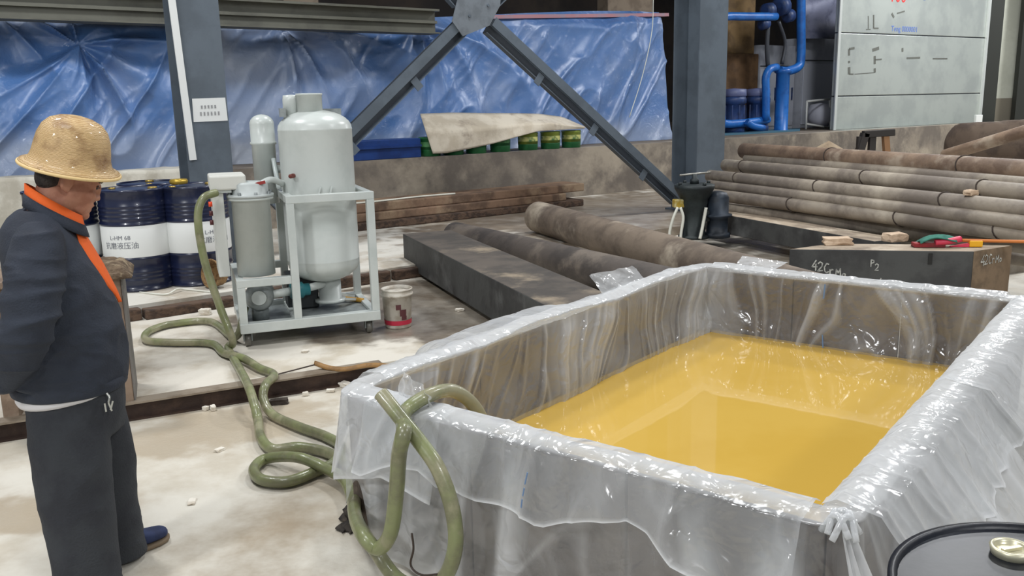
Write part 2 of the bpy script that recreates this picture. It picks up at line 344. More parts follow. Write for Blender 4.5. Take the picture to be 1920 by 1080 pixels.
panel(th, LA-th, th, LB-th, .0, .02).build('bottom_plate', tank_m, tk, True)
def film_material():
    m = bpy.data.materials.new('clear_film'); m.use_nodes = True; nt = m.node_tree; N = nt.nodes; K = nt.links; N.clear()
    out = N.new('ShaderNodeOutputMaterial'); tr = N.new('ShaderNodeBsdfTransparent'); df = N.new('ShaderNodeBsdfDiffuse'); tl = N.new('ShaderNodeBsdfTranslucent'); gl = N.new('ShaderNodeBsdfGlossy')
    tr.inputs[0].default_value = (.93, .94, .94, 1)
    df.inputs[0].default_value = (.88, .89, .90, 1); tl.inputs[0].default_value = (.88, .89, .90, 1); gl.inputs['Roughness'].default_value = .16
    tc = N.new('ShaderNodeTexCoord')
    n1 = N.new('ShaderNodeTexNoise'); n1.inputs['Scale'].default_value = 7; n1.inputs['Detail'].default_value = 2.5; n1.inputs['Distortion'].default_value = .6; K.new(tc.outputs['Object'], n1.inputs['Vector'])
    v1 = N.new('ShaderNodeTexVoronoi'); v1.feature = 'DISTANCE_TO_EDGE'; v1.inputs['Scale'].default_value = 7
    mixv = N.new('ShaderNodeMix'); mixv.data_type = 'VECTOR'; mixv.inputs[0].default_value = .25; K.new(tc.outputs['Object'], mixv.inputs[4]); K.new(n1.outputs[1], mixv.inputs[5]); K.new(mixv.outputs[1], v1.inputs['Vector'])
    hsum = N.new('ShaderNodeMath'); hsum.operation = 'ADD'; K.new(n1.outputs[0], hsum.inputs[0]); K.new(v1.outputs['Distance'], hsum.inputs[1])
    bp = N.new('ShaderNodeBump'); bp.inputs['Strength'].default_value = .45; bp.inputs['Distance'].default_value = .03; K.new(hsum.outputs[0], bp.inputs['Height'])
    for s_ in (gl, df, tl): K.new(bp.outputs[0], s_.inputs['Normal'])
    md = N.new('ShaderNodeMixShader'); md.inputs[0].default_value = .35; K.new(df.outputs[0], md.inputs[1]); K.new(tl.outputs[0], md.inputs[2])
    lw = N.new('ShaderNodeLayerWeight'); lw.inputs['Blend'].default_value = .35
    r = N.new('ShaderNodeMapRange'); r.inputs['From Min'].default_value = 0; r.inputs['From Max'].default_value = 1; r.inputs['To Min'].default_value = .085; r.inputs['To Max'].default_value = .76; K.new(lw.outputs['Facing'], r.inputs[0])
    n2_ = N.new('ShaderNodeTexNoise'); n2_.inputs['Scale'].default_value = 3.2; n2_.inputs['Detail'].default_value = 4; K.new(tc.outputs['Object'], n2_.inputs['Vector'])
    r2 = N.new('ShaderNodeMapRange'); r2.inputs['From Min'].default_value = .4; r2.inputs['From Max'].default_value = .75; r2.inputs['To Min'].default_value = 0; r2.inputs['To Max'].default_value = .12; K.new(n2_.outputs[0], r2.inputs[0])
    at = N.new('ShaderNodeAttribute'); at.attribute_name = 'crease'
    s1 = N.new('ShaderNodeMath'); s1.operation = 'ADD'; s1.use_clamp = True; K.new(r.outputs[0], s1.inputs[0]); K.new(r2.outputs[0], s1.inputs[1])
    s2 = N.new('ShaderNodeMath'); s2.operation = 'ADD'; s2.use_clamp = True; K.new(s1.outputs[0], s2.inputs[0]); K.new(at.outputs['Fac'], s2.inputs[1])
    mx = N.new('ShaderNodeMixShader'); K.new(s2.outputs[0], mx.inputs[0]); K.new(tr.outputs[0], mx.inputs[1]); K.new(md.outputs[0], mx.inputs[2])
    lg = N.new('ShaderNodeLayerWeight'); lg.inputs['Blend'].default_value = .5; K.new(bp.outputs[0], lg.inputs['Normal'])
    pw = N.new('ShaderNodeMath'); pw.operation = 'POWER'; pw.inputs[1].default_value = 4; K.new(lg.outputs['Facing'], pw.inputs[0])
    fr = N.new('ShaderNodeMath'); fr.operation = 'MULTIPLY_ADD'; fr.inputs[1].default_value = .35; fr.inputs[2].default_value = .07; K.new(pw.outputs[0], fr.inputs[0])
    mg = N.new('ShaderNodeMixShader'); K.new(fr.outputs[0], mg.inputs[0]); K.new(mx.outputs[0], mg.inputs[1]); K.new(gl.outputs[0], mg.inputs[2])
    K.new(mg.outputs[0], out.inputs[0]); return m
film_m = film_material()
def add_crease(o, vals):
    a = o.data.attributes.new('crease', 'FLOAT', 'POINT'); a.data.foreach_set('value', np.asarray(vals, np.float32).ravel())
def pl1(x, s):
    x = np.asarray(x, float); i = np.floor(x); f_ = x-i; return _h(i, 0*i, s)*(1-f_)+_h(i+1, 0*i, s)*f_
def sstep(x, a, b): t = np.clip((x-a)/(b-a), 0, 1); return t*t*(3-2*t)
# rim path: rounded rectangle, near side (L->N), right side (N->R), far side (R->F), left side (F->L)
def rim_path(per=230, rc=.07, nc=20):
    P = []; Nn = []; SD = []; U = []
    cor = [(0, 0), (0, LB), (LA, LB), (LA, 0)]
    tang = [np.array([0, 1.]), np.array([1., 0]), np.array([0, -1.]), np.array([-1., 0])]
    lens = [LB, LA, LB, LA]
    for k in range(4):
        c0 = np.array(cor[k]); t = tang[k]; n = np.array([-t[1], t[0]])*1.0
        n = np.array([-t[1], t[0]])
        if k == 0: n = np.array([-1., 0])
        if k == 1: n = np.array([0, 1.])
        if k == 2: n = np.array([1., 0])
        if k == 3: n = np.array([0, -1.])
        m = int(per*lens[k]/2.0)
        for i in range(m):
            s = rc+(lens[k]-2*rc)*i/(m-1); P.append(c0+t*s); Nn.append(n); SD.append(k); U.append(s/lens[k])
        t2 = tang[(k+1) % 4]; cc = c0+t*lens[k]-t*rc+t2*rc; n2 = -t2 if False else None
        for i in range(1, nc):
            an = math.pi/2*i/nc; nv = n*math.cos(an)+t*math.sin(an); P.append(cc+nv*rc); Nn.append(nv); SD.append(k+.5); U.append(i/nc)
    return np.array(P), np.array(Nn), np.array(SD), np.array(U)
RP, RNm, RS, RU = rim_path()
def side_w(k): 
    # soft weight of side k along the loop
    return np.where(np.abs(RS-k) < .1, np.minimum(1, np.minimum(RU, 1-RU)*8), 0)
SL = np.concatenate([[0], np.cumsum(np.linalg.norm(np.diff(RP, axis=0), axis=1))])
W = [side_w(k) for k in range(4)]
cornerness = np.where(np.abs(RS-np.round(RS)) > .1, 1., 0.)
for _ in range(40): cornerness = .5*cornerness+.25*(np.roll(cornerness, 1)+np.roll(cornerness, -1))
cornerness /= max(1e-6, cornerness.max())
def liner_grid(nv_out=46, nv_in=34):
    S = SL[:, None]; n = len(SL)
    rim_z = H+.012+.02*fbm(SL*2.2, SL*0+3, 5)+.05*W[3]*pl1(SL*2.6, 9)
    # how far it hangs and flares on the outside
    drop = .62*W[0]+.62*W[1]+.34*W[2]+.36*W[3]+.60*cornerness*np.where(RS < 1.2, 1, .6); drop = np.maximum(drop, .2)
    drop = np.minimum(drop, .595+0*drop)
    hem = (vn(SL*1.7, SL*0+1, 31)-.5)*.16*(1-W[1])*(1-.6*W[0]); drop = np.clip(drop+hem*np.where(drop > .58, 0, 1), .15, .60)
    flare = .06*W[0]+.62*W[1]*(1-.35*RU)+.20*W[2]+.25*W[3]+.10*cornerness
    bulge = W[3]*(.05+.10*pl1(SL*3.0, 76)+.24*sstep(RU, .42, .52)*(1-sstep(RU, .76, .84))*(.55+.45*pl1(SL*4.2, 77)))+W[2]*.04*vn(SL*3, SL*0, 78)+W[1]*(.05+.13*sstep(RU, .3, .8))
    t = np.linspace(1, 0, nv_out)[None, :]                     # 1 hem .. 0 rim
    dep = t*drop[:, None]
    warp = SL[:, None]+.10*(vn(S*1.3+7, dep*2, 3)-.5)+.10*dep*(vn(S*.9, S*0, 8)-.5)*2
    fold = (ridge(warp*7.5, dep*.8, 1)**2.2*.6+ridge(warp*3.1, dep*.6, 2)**1.6*.9-.5)
    fine = (ridge(warp*16, dep*2.5, 4)**2*.35)
    amp = (.012+.075*np.clip(dep/.5, 0, 1))*(1-.6*W[0]-.4*cornerness)[:, None]
    b = bulge[:, None]*np.sin(np.clip(t*1.0/.35, 0, 1)*math.pi/2)
    d_out = .045+b+flare[:, None]*dep*(1+.3*np.sin(dep*5))+amp*fold+amp*.3*fine
    z_out = rim_z[:, None]+.35*b*np.clip(1-t/.35, 0, 1)*1.2-dep+.012*fine
    z_out = np.maximum(z_out, .006+.01*vn(S*9, dep*9, 6))
    d_out = np.maximum(d_out, .012)
    # rim roll
    na = 8; an = np.linspace(0, math.pi, na+2)[1:-1][None, :]
    d_rim = -.015+.06*np.cos(an)*(1+0*S)+.0; z_rim = rim_z[:, None]+.018*np.sin(an)+.006*(ridge(S*14, an, 12)-.5)
    d_rim = d_rim+ (d_out[:, -1:]-.045)*np.clip(np.cos(an), 0, 1)
    # inside
    ti = np.linspace(0, 1, nv_in)[None, :]; dep_i = ti*.47
    warp_i = SL[:, None]+.75*(dep_i-.05)*(vn(S*2.3+3, S*0, 41)-.5)*2+.05*(vn(S*2, dep_i*4, 43)-.5)
    fi = np.clip((ridge(warp_i*3.4, dep_i*.5, 21)-.70)/.30, 0, 1)+.7*np.clip((ridge(warp_i*8.5, dep_i*.9, 22)-.78)/.22, 0, 1)+.35*np.clip((ridge(warp_i*17, dep_i*1.5, 23)-.8)/.2, 0, 1)
    d_in = -.052-.020*fi*sstep(dep_i, 0, .10)-.03*sstep(dep_i, .2, .42)-.02*vn(S*2, dep_i*4, 44)
    z_in = rim_z[:, None]-dep_i-.01
    D = np.concatenate([d_out, d_rim, d_in], 1); Z = np.concatenate([z_out, z_rim, z_in], 1)
    pr = np.concatenate([np.clip((fold-.35)*1.1, 0, .5)*np.clip(dep*6, .2, 1)+.25*np.clip(ridge(warp*5+dep*3.2, dep*1.5-warp*2, 33)-.86, 0, 1)*5+(.22*(W[0]*(1-sstep(RU, .2, .4))+cornerness*np.where((RS > 3.2) | (RS < .1), 1, 0)))[:, None]*np.ones_like(t), 0*d_rim+.34, np.clip(fi-.25, 0, .9)*.45*(1-.35*sstep(dep_i, .1, .4))], 1)
    pos = RP[:, None, :]+RNm[:, None, :]*D[:, :, None]
    X = TL[0]+A_[0]*pos[..., 0]+B_[0]*pos[..., 1]; Y = TL[1]+A_[1]*pos[..., 0]+B_[1]*pos[..., 1]
    return np.stack([X, Y, Z], -1), pr
g, pr = liner_grid()
ln = thing('plastic_liner', 'crumpled clear plastic sheet lining and overhanging the liquid tank', 'plastic sheet', (*TP(LA/2, LB/2), 0))
o = MB().grid(g, wrap=True).build('film', film_m, ln, True); add_crease(o, pr)
# folded-over collar: a second layer lying on the outside of the near and right sides
def collar(k, u0, u1, drop_fn, off, flare_fn, seed, nv=22, extra=0.):
    ids = np.where((np.abs(RS-k) < .1) & (RU >= u0) & (RU <= u1))[0]; s = SL[ids][:, None]; uu = RU[ids]
    t = np.linspace(0, 1, nv)[None, :]; dr = drop_fn(uu, SL[ids])[:, None]; dep = t*dr
    wp = s+.12*(vn(s*2, dep*3, seed)-.5)+.25*dep*(vn(s*1.1, s*0, seed+1)-.5)
    fo = ridge(wp*6, dep*2, seed+2)**2; fo2 = ridge(wp*13, dep*5, seed+3)**2
    d = off+flare_fn(uu)[:, None]*dep+.022*fo*np.clip(dep*8, .3, 1)+.007*fo2
    z = H+.03+.02*fbm(SL[ids]*2.2, SL[ids]*0+3, 5)[:, None]-dep+.006*fo2
    top_in = -.055; 
    d = np.concatenate([np.full((len(ids), 1), -.07), np.full((len(ids), 1), -.03), d], 1); z = np.concatenate([z[:, :1]-.004, z[:, :1]+.02, z], 1)
    pos = RP[ids][:, None, :]+RNm[ids][:, None, :]*d[..., None]
    A = np.stack([TL[0]+A_[0]*pos[..., 0]+B_[0]*pos[..., 1], TL[1]+A_[1]*pos[..., 0]+B_[1]*pos[..., 1], z], -1)
    o = MB().grid(A).build('folded_edge', film_m, ln, True)
    hemw = np.concatenate([np.full((len(ids), 2), .3), .75*sstep(t+0*s, .93, 1.)+.3*np.clip(fo-.6, 0, .4)+.02+extra], 1); add_crease(o, hemw)
collar(0, .10, .99, lambda u, s: .07+.22*pl1(s*3.1, 91)+.04*pl1(s*11, 92), .075, lambda u: .30+0*u, 90)
collar(0, .02, .30, lambda u, s: .30+.16*pl1(s*4, 97)-.4*u, .075, lambda u: .16+0*u, 95, extra=.2)
collar(1, .02, .45, lambda u, s: .13+.08*pl1(s*5, 81)+.035*pl1(s*17, 83), .085, lambda u: .75+0*u, 80)
collar(1, .42, .97, lambda u, s: .28+.16*pl1(s*3.5, 85), .11, lambda u: .85+0*u, 84)
collar(3, .05, .95, lambda u, s: .08+.16*pl1(s*3.3, 71)+.04*pl1(s*12, 72), .07, lambda u: 1.1+0*u, 70)
collar(2, .05, .95, lambda u, s: .05+.08*ridge(s*2.9, s*0, 61), .065, lambda u: .5+0*u, 60)
# loose pieces standing up on the far rim and the twisted corner tail
def flap(pts, seed, name='loose_flap'):
    q = [Vector(p) for p in pts]; nu = 26; A = np.zeros((nu, nu, 3))
    for i in range(nu):
        for j in range(nu):
            u = i/(nu-1); v = j/(nu-1); p = (q[0]*(1-u)+q[1]*u)*(1-v)+(q[3]*(1-u)+q[2]*u)*v
            h = .05*(float(ridge(u*3+v*1.4, v*1.1, seed))-.5)+.02*(float(vn(u*8, v*8, seed+1))-.5)
            A[i, j] = (p.x-.6*h, p.y-.7*h, p.z+.3*h)
    o = MB().grid(A).build(name, film_m, ln, True); add_crease(o, np.full((nu, nu), .18))
def T3(a, b, z): return (*TP(a, b), z)
flap([T3(1.95, -.0, .60), T3(2.50, -.02, .61), T3(2.42, -.10, .73), T3(1.98, -.14, .74)], 3)
flap([T3(LA, .22, .61), T3(LA, .45, .61), T3(LA+.22, .52, .66), T3(LA+.2, .2, .68)], 6)
flap([T3(.02, .26, .60), T3(.04, .46, .60), T3(-.02, .50, .70), T3(.05, .30, .74)], 8)
def tail():
    nu, nv = 50, 20; A = np.zeros((nu, nv, 3)); c0 = Vector(T3(-.01, LB+.01, .63)); 
    ends = Vector(T3(-.14, LB+.28, .015))
    for i in range(nu):
        t = i/(nu-1); c = c0.lerp(ends, t); c.z = .63*(1-t)**1.2+.015+.05*math.sin(t*3.1); wd = .025+.14*t**.7
        for j in range(nv):
            a = (j/(nv-1)-.5)*2; tw = 1.2*(1-t)
            A[i, j] = (c.x+a*wd*.75*math.cos(tw)+.02*t*math.sin(a*9), c.y+a*wd*.6+.02*math.cos(a*7)*t, c.z+a*wd*.5*math.sin(tw)+.015*math.cos(a*8+t*5))
    o = MB().grid(A).build('twisted_corner', film_m, ln, True); add_crease(o, np.full((nu, nv), .4))
    s = MB()
    for k in range(5):
        an = k*1.3; s.tube([c0+Vector((.05*math.cos(an), .05*math.sin(an), -.03)), c0+Vector((.02*math.cos(an+1), .02*math.sin(an+1), .03)), c0+Vector((.045*math.cos(an+2.2), .045*math.sin(an+2.2), -.02))], .009, 7)
    o = s.build('gathered_knot', film_m, ln, True); add_crease(o, np.full(len(o.data.vertices), .5))
tail()
bpm = mat('blue_film_print', (104, 132, 170), .6)
mk = MB(); fp = TP(LA-.10, 0)
mk.bar(V(1547, 533, fp, A_), V(1544, 560, fp, A_), .008, .002, (*A_, 0)); mk.bar(V(1542, 628, fp, A_), V(1543, 652, fp, A_), .008, .002, (*A_, 0)); mk.build('blue_print', bpm, ln, True)['kind'] = 'stuff'
mk = MB(); fp = TP(-.17, 0)
for (x0, y0, x1, y1) in ((989, 886, 984, 908), (983, 915, 980, 930), (979, 936, 977, 952)): mk.bar(V(x0, y0, fp, A_), V(x1, y1, fp, A_), .004, .002, (*A_, 0))
mk.build('blue_print', bpm, ln, True)['kind'] = 'stuff'
# liquid
lq_m = mat('yellow_oil', (214, 176, 84), .035, c2=(209, 170, 76), scale=.8, spec=.62)
p = [TP(.05, .05), TP(LA-.05, .05), TP(LA-.05, LB-.05), TP(.05, LB-.05)]
lq = MB().hull8([(*q, .03) for q in p], [(*q, .205) for q in p]).build('yellow_liquid', lq_m)
tag(lq, 'still opaque yellow oil filling the lined tank', 'liquid')

# ================================================================== STEEL STOCK
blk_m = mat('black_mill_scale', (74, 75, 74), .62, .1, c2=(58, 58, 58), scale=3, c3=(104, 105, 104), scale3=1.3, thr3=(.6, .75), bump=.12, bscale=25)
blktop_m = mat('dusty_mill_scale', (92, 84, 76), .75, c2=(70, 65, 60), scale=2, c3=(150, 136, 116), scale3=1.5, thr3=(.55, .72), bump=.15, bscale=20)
def block(name, label, corners, z0, z1, top_m, side_m):
    c = np.mean([q[:2] for q in corners], axis=0); mb = MB()
    b = [(q[0], q[1], z0) for q in corners]; t = [(q[0], q[1], z1) for q in corners]
    mb.hull8(b, t); mb.mi = [0, 1, 0, 0, 0, 0]
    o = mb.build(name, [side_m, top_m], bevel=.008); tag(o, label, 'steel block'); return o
P = [G(755, 438, .45), G(851, 437, .45), G(1155, 551, .45), G(1040, 581, .45)]
# squared plan from the two long edges
d = (P[3][:2]-P[0][:2]); d = d/np.linalg.norm(d); n = np.array([-d[1], d[0]]); wd = .52; Lb = 3.75
bA = [P[0][:2], P[0][:2]+n*wd, P[0][:2]+n*wd+d*Lb, P[0][:2]+d*Lb]
bA = [bA[0], bA[1], bA[2], bA[3]]
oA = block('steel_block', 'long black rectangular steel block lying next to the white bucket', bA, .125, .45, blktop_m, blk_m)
chalk_m = mat('chalk', (196, 196, 188), .9, c2=(150, 150, 146), scale=30)
ck = MB(); e0 = Vector((*bA[3], 0)); ux = Vector((*(bA[2]-bA[3]), 0)).normalized()
write(ck, 'P10', e0+ux*.14+Vector((0, 0, .30)), ux, (0, 0, 1), (*d, 0), .085, .011); ck.build('chalk_mark', chalk_m, oA, True)
for t_ in (.3, 2.6):
    q = [P[0][:2]+d*t_+n*.05, P[0][:2]+d*(t_+.1)+n*.05, P[0][:2]+d*(t_+.1)+n*(wd-.05), P[0][:2]+d*t_+n*(wd-.05)]
    tag(MB().hull8([(*x, .0905) for x in q], [(*x, .1245) for x in q]).build('bearer', timber_m), ['flat timber bearer under the back end of the black block', 'flat timber bearer under the front half of the black block'][t_ > 1], 'timber')
# block behind the pump and block with chalk writing
q0 = G(1350, 390, .43)[:2]; q1 = G(1690, 447, .43)[:2]; dB = (q1-q0)/np.linalg.norm(q1-q0); nB = np.array([-dB[1], dB[0]])
if nB[0] < 0: nB = -nB
dusty_m = mat('dusty_top', (168, 152, 132), .8, c2=(130, 116, 100), scale=3, c3=(196, 182, 162), scale3=2, bump=.1)
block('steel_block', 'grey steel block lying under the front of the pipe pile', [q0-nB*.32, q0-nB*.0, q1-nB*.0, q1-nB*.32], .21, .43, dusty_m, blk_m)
for k in (0, 1):
    c = q0+(q1-q0)*(.12+.7*k)-nB*.14; tag(MB().box((c[0]-.12, c[1]-.07, (.0905 if k else .2005)), (c[0]+.12, c[1]+.07, .2095)).build('bearer', timber_m), ['timber bearer under the grey block beside the pump', 'timber bearer under the grey block behind the chalked block'][k], 'timber')
c0 = G(1480, 467, .52)[:2]; c1 = G(1826, 471, .52)[:2]; c2_ = G(1897, 460, .52)[:2]
vC = c2_-c1
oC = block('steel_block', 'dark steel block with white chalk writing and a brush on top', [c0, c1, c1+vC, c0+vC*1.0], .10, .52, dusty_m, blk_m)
mbx = MB(); mbx.hull8([(*c1, .10), (*(c1+vC), .10), (*(c1+vC-(c1-c0)*.002), .1), (*(c1-(c1-c0)*.002), .1)], [(*c1, .518), (*(c1+vC), .518), (*(c1+vC-(c1-c0)*.002), .518), (*(c1-(c1-c0)*.002), .518)])
off = Vector((*((c1-c0)/np.linalg.norm(c1-c0)*.004), 0)); mbx.v = [tuple(Vector(p)+off) for p in mbx.v]
ef = mbx.build('sawn_end', mat('sawn_end', (128, 108, 86), .8, c2=(104, 88, 70), scale=6, bump=.1), oC, True); ef['label'] = 'brown sawn end face'
uC = Vector((*((c1-c0)/np.linalg.norm(c1-c0)), 0)); nC = Vector((uC.y, -uC.x, 0))
ck = MB(); write(ck, '42CrMo', Vector(V(1522, 505, c0, (nC.x, nC.y))), uC, (0, 0, 1), nC, .075, .010, .012); ck.build('chalk_mark', chalk_m, oC, True)
ck = MB(); write(ck, 'P2', Vector(V(1632, 500, c0, (nC.x, nC.y))), uC, (0, 0, 1), nC, .055, .008, .03); write(ck, '//', Vector(V(1646, 530, c0, (nC.x, nC.y))), uC, (0, 0, 1), nC, .06, .007, .02); ck.build('chalk_mark', chalk_m, oC, True)
uE = Vector((*(vC/np.linalg.norm(vC)), 0)); ck = MB(); write(ck, '42CrMo', Vector((*c1, .40))+uE*.09+off, uE, (0, 0, 1), uC, .075, .011); ck.build('chalk_mark', chalk_m, oC, True)
ck = MB(); pp = Vector(V(1745, 475, c0, (nC.x, nC.y))); ck.bar(pp+nC*.003+Vector((0, 0, 0)), pp+nC*.003-Vector((0, 0, .09)), .03, .003, nC); ck.build('oil_drip', mat('oil_black', (20, 20, 20), .4), oC, True)
for k in (0, 1):
    c = c0+(c1-c0)*(.15+.7*k)+vC*.5; tag(MB().box((c[0]-.1, c[1]-.1, .0), (c[0]+.1, c[1]+.1, .0995) if False else (c[0]+.1, c[1]+.1, .0995)).build('bearer', timber_m), ['timber block under the left end of the chalked steel block', 'timber block under the sawn end of the chalked steel block'][k], 'timber')
# things lying on the chalked block
brick_m = mat('fire_brick', (206, 182, 156), .9, c2=(184, 158, 132), scale=8, bump=.3)
def chunk(x, y, z, s, label, m=brick_m, rz=.2, seed=1, name='brick_piece', cat='brick', pos=None):
    p = Vector(pos) if pos is not None else Vector(G(x, y, z)); bm = bmesh.new(); bmesh.ops.create_cube(bm, size=1); bmesh.ops.subdivide_edges(bm, edges=bm.edges, cuts=2, use_grid_fill=True)
    for v in bm.verts:
        nn = mnoise.noise_vector(v.co*2.3+Vector((seed, seed*2, 0)))*.16; v.co += Vector((nn.x, nn.y, nn.z if v.co.z > -.49 else 0))
        v.co.z += .5
    v_ = []; R = Matrix.Rotation(rz, 3, 'Z')
    for v in bm.verts: v_.append(p+R @ Vector((v.co.x*s[0], v.co.y*s[1], v.co.z*s[2])))
    f_ = [tuple(v.index for v in f.verts) for f in bm.faces]; mb = MB().add(v_, f_, False); bm.free()
    return tag(mb.build(name, m, bevel=.004), label, cat)
chunk(1570, 458, .5215, (.22, .13, .055), 'tan fire brick on the left of the chalked steel block', rz=-.1, seed=2)
chunk(1677, 452, .5215, (.17, .12, .07), 'pale fire brick on the middle of the chalked steel block', rz=.3, seed=5)
br = thing('scrubbing_brush', 'red brush with green cloth and orange handle on the chalked block', 'brush', G(1745, 463, .521))
bl_ = Vector(br.location)
dirh = (Vector(G(1920, 452, .56))-Vector(G(1765, 452, .56))).normalized()
sd = Vector((-dirh.y, dirh.x, 0))
MB().bar(bl_-dirh*.14+Vector((0, 0, .02)), bl_+dirh*.10+Vector((0, 0, .02)), .09, .035).build('brush_head', mat('dark_red_wood', (150, 40, 44), .6, c2=(120, 34, 40), scale=8), br, True, bevel=.006)
MB().bar(bl_-dirh*.14+Vector((0, 0, .004)), bl_+dirh*.04+Vector((0, 0, .004)), .085, .008).build('bristles', mat('dark_bristle', (70, 40, 34), .9), br, True)
g_ = np.zeros((14, 8, 3))
for i in range(14):
    for j in range(8):
        u, v = i/13, j/7; pt = bl_+dirh*(-.1+.28*u)+sd*((v-.5)*.13)+Vector((0, 0, .048+.045*math.sin(u*2.6)+.012*math.sin(v*6+u*5)-.02*abs(v-.5)))
        g_[i, j] = pt
cl = MB().grid(g_).build('cloth', mat('green_cloth', (64, 124, 108), .9, c2=(50, 104, 92), scale=20), br, True); cl.modifiers.new('sol', 'SOLIDIFY').thickness = .008
MB().tube([bl_+dirh*.02+Vector((0, 0, .04))-sd*.03, bl_+dirh*.12+Vector((0, 0, .05))-sd*.03, bl_+dirh*.22+Vector((0, 0, .065))], .026, 10).build('pink_grip', mat('pink_red_plastic', (222, 64, 92), .4), br, True)
MB().cyl(bl_+dirh*.2+Vector((0, 0, .055)), bl_+dirh*1.3+Vector((0, 0, .03)), .013).build('handle', mat('orange_wood', (206, 120, 52), .5), br, True)
tg = thing('scraper', 'small red scraper with yellow grip beside the brush handle', 'tool', G(1828, 463, .521)); tl_ = Vector(tg.location)
MB().bar(tl_-dirh*.05+Vector((0, 0, .028)), tl_+dirh*.05+Vector((0, 0, .028)), .05, .05).build('grip', mat('yellow_plastic', (240, 178, 30), .45), tg, True, bevel=.006)
MB().hull8([tl_-dirh*.05+sd*.02+Vector((0, 0, .004)), tl_-dirh*.05-sd*.02+Vector((0, 0, .004)), tl_-dirh*.19-sd*.01+Vector((0, 0, .002)), tl_-dirh*.19+sd*.01+Vector((0, 0, .002))],
           [tl_-dirh*.05+sd*.02+Vector((0, 0, .03)), tl_-dirh*.05-sd*.02+Vector((0, 0, .03)), tl_-dirh*.19-sd*.01+Vector((0, 0, .008)), tl_-dirh*.19+sd*.01+Vector((0, 0, .008))]).build('blade', MATS['pink_red_plastic'], tg, True)
# two thick round bars
rb_m = mat('rolled_bar', (84, 76, 70), .7, c2=(66, 60, 56), scale=3, c3=(112, 102, 92), scale3=2, bump=.15)
rb2_m = mat('dusty_bar', (128, 114, 99), .72, c2=(96, 84, 73), scale=2, c3=(188, 175, 156), scale3=1.1, thr3=(.52, .68), bump=.15)
def bar(a, b, r, m, label, name='round_bar', n=40, ends=True, cat='steel bar'):
    a = Vector(a); b = Vector(b); L = (b-a).length
    o = MB().lathe([(r*.9, 0), (r, r*.12), (r, L*.5), (r, L-r*.12), (r*.9, L)], a, b-a, n).build(name, m, origin=tuple((a+b)/2-Vector((0, 0, r)))); return tag(o, label, cat)
r1 = .165; a1 = G(852, 443, .095+r1); b1 = G(1290, 548, .095+r1); b1 = a1+(b1-a1)*1.0
bar(a1, b1, r1, rb_m, 'thick dark grey round steel bar beside the black block')
r2 = .185; a2 = G(1008, 406, .20+r2); b2 = G(1632, 590, .12+r2)
bar(a2, b2, r2, rb2_m, 'thick dusty brown round steel bar running behind the tank')
for k, (a, b, t, r, l) in enumerate(((a2, b2, .06, r2, 'wedge of timber under the far end of the dusty round bar'), (a2, b2, .8, r2, 'wedge of timber under the near end of the dusty round bar'))):
    c = a+(b-a)*t; zt = c[2]-r-.001
    zb = .2005 if t < .5 else .0905
    if zt-zb > .006: tag(MB().box((c[0]-.2, c[1]-.05, zb), (c[0]+.2, c[1]+.05, zt)).build('bearer', timber_m), l, 'timber')
# ------------------------------------------------------------------ pile of pipes
pipe_m = mat('rusty_pipe', (160, 149, 134), .55, c2=(122, 112, 102), scale=1.8, c3=(184, 173, 156), scale3=1.6, thr3=(.52, .66), bump=.15)
pipe2_m = mat('brown_rust_pipe', (142, 120, 100), .6, c2=(110, 90, 75), scale=2.5, c3=(168, 152, 134), scale3=2, bump=.2)
pl = [((1395, 285, 11.6), (1920, 317, 7.6), .10, pipe2_m, 'thickest rust brown pipe at the top back of the pile'),
      ((1400, 302, 11.45), (1920, 338, 7.45), .062, pipe_m, 'thin grey pipe lying below the rust brown top pipe'),
      ((1360, 312, 11.2), (1920, 357, 7.3), .076, pipe_m, 'brown pipe second from the top of the pile front'),
      ((1331, 331, 11.0), (1920, 391, 7.1), .076, pipe_m, 'pipe carrying the pale brick in the middle of the pile'),
      ((1330, 346, 10.85), (1920, 419, 7.0), .062, pipe_m, 'thin pipe tucked under the pipe with the pale brick'),
      ((1332, 360, 10.65), (1920, 446, 7.02), .07, pipe_m, 'brown pipe low in the pile above the grey block'),
      ((1348, 379, 10.45), (1920, 476, 7.25), .064, pipe_m, 'lowest visible pipe of the pile beside the grey block'),
      ((1400, 398, 10.4), (1920, 504, 7.4), .066, pipe_m, 'pipe at the bottom right of the pile behind the sawn block end')]
pe = []
wire_m = mat('tie_wire', (70, 60, 54), .6, .5)
for k, (a, b, r, m, l) in enumerate(pl):
    A = Vector(YP(*a)); B = Vector(YP(*b)); z_ = (A.z+B.z)/2; A.z = z_ if abs(A.z-z_) < .1 else A.z; B.z = z_; d_ = (B-A).normalized(); B = B+d_*1.6
    mb = MB(); L = (B-A).length; ri = r*.82
    mb.lathe([(ri, .06), (ri, 0), (r, 0), (r, L*.3), (r, L*.7), (r, L), (ri, L), (ri, L-.06)], A, d_, 28)
    o = tag(mb.build('steel_pipe', m, origin=tuple((A+B)/2-Vector((0, 0, r)))), l, 'pipe', 'pile of steel pipes'); pe.append((A, B, r))
    if k in (0, 2, 3, 5):
        for t in ((.30, .62), (.07, .42, .66), (.1, .33, .6), (.25, .5, .68))[(0, 2, 3, 5).index(k)]:
            c = A.lerp(B, t); x_ = d_.orthogonal().normalized(); y_ = d_.cross(x_)
            ring = [c+(x_*math.cos(a_)+y_*math.sin(a_))*(r+.006)+d_*(.04*math.sin(a_)) for a_ in np.linspace(0, 2*math.pi, 17)]
            wv = MB().tube(ring, .006, 6, sub=1).build('tie_wire', wire_m, o, False); wv.data.transform(Matrix.Translation(-o.location))
pr_ = thing('pipe_rack', 'dark steel rack carrying the pile of pipes', 'rack', (*((pe[3][0]+pe[3][1])/2).xy, .1))
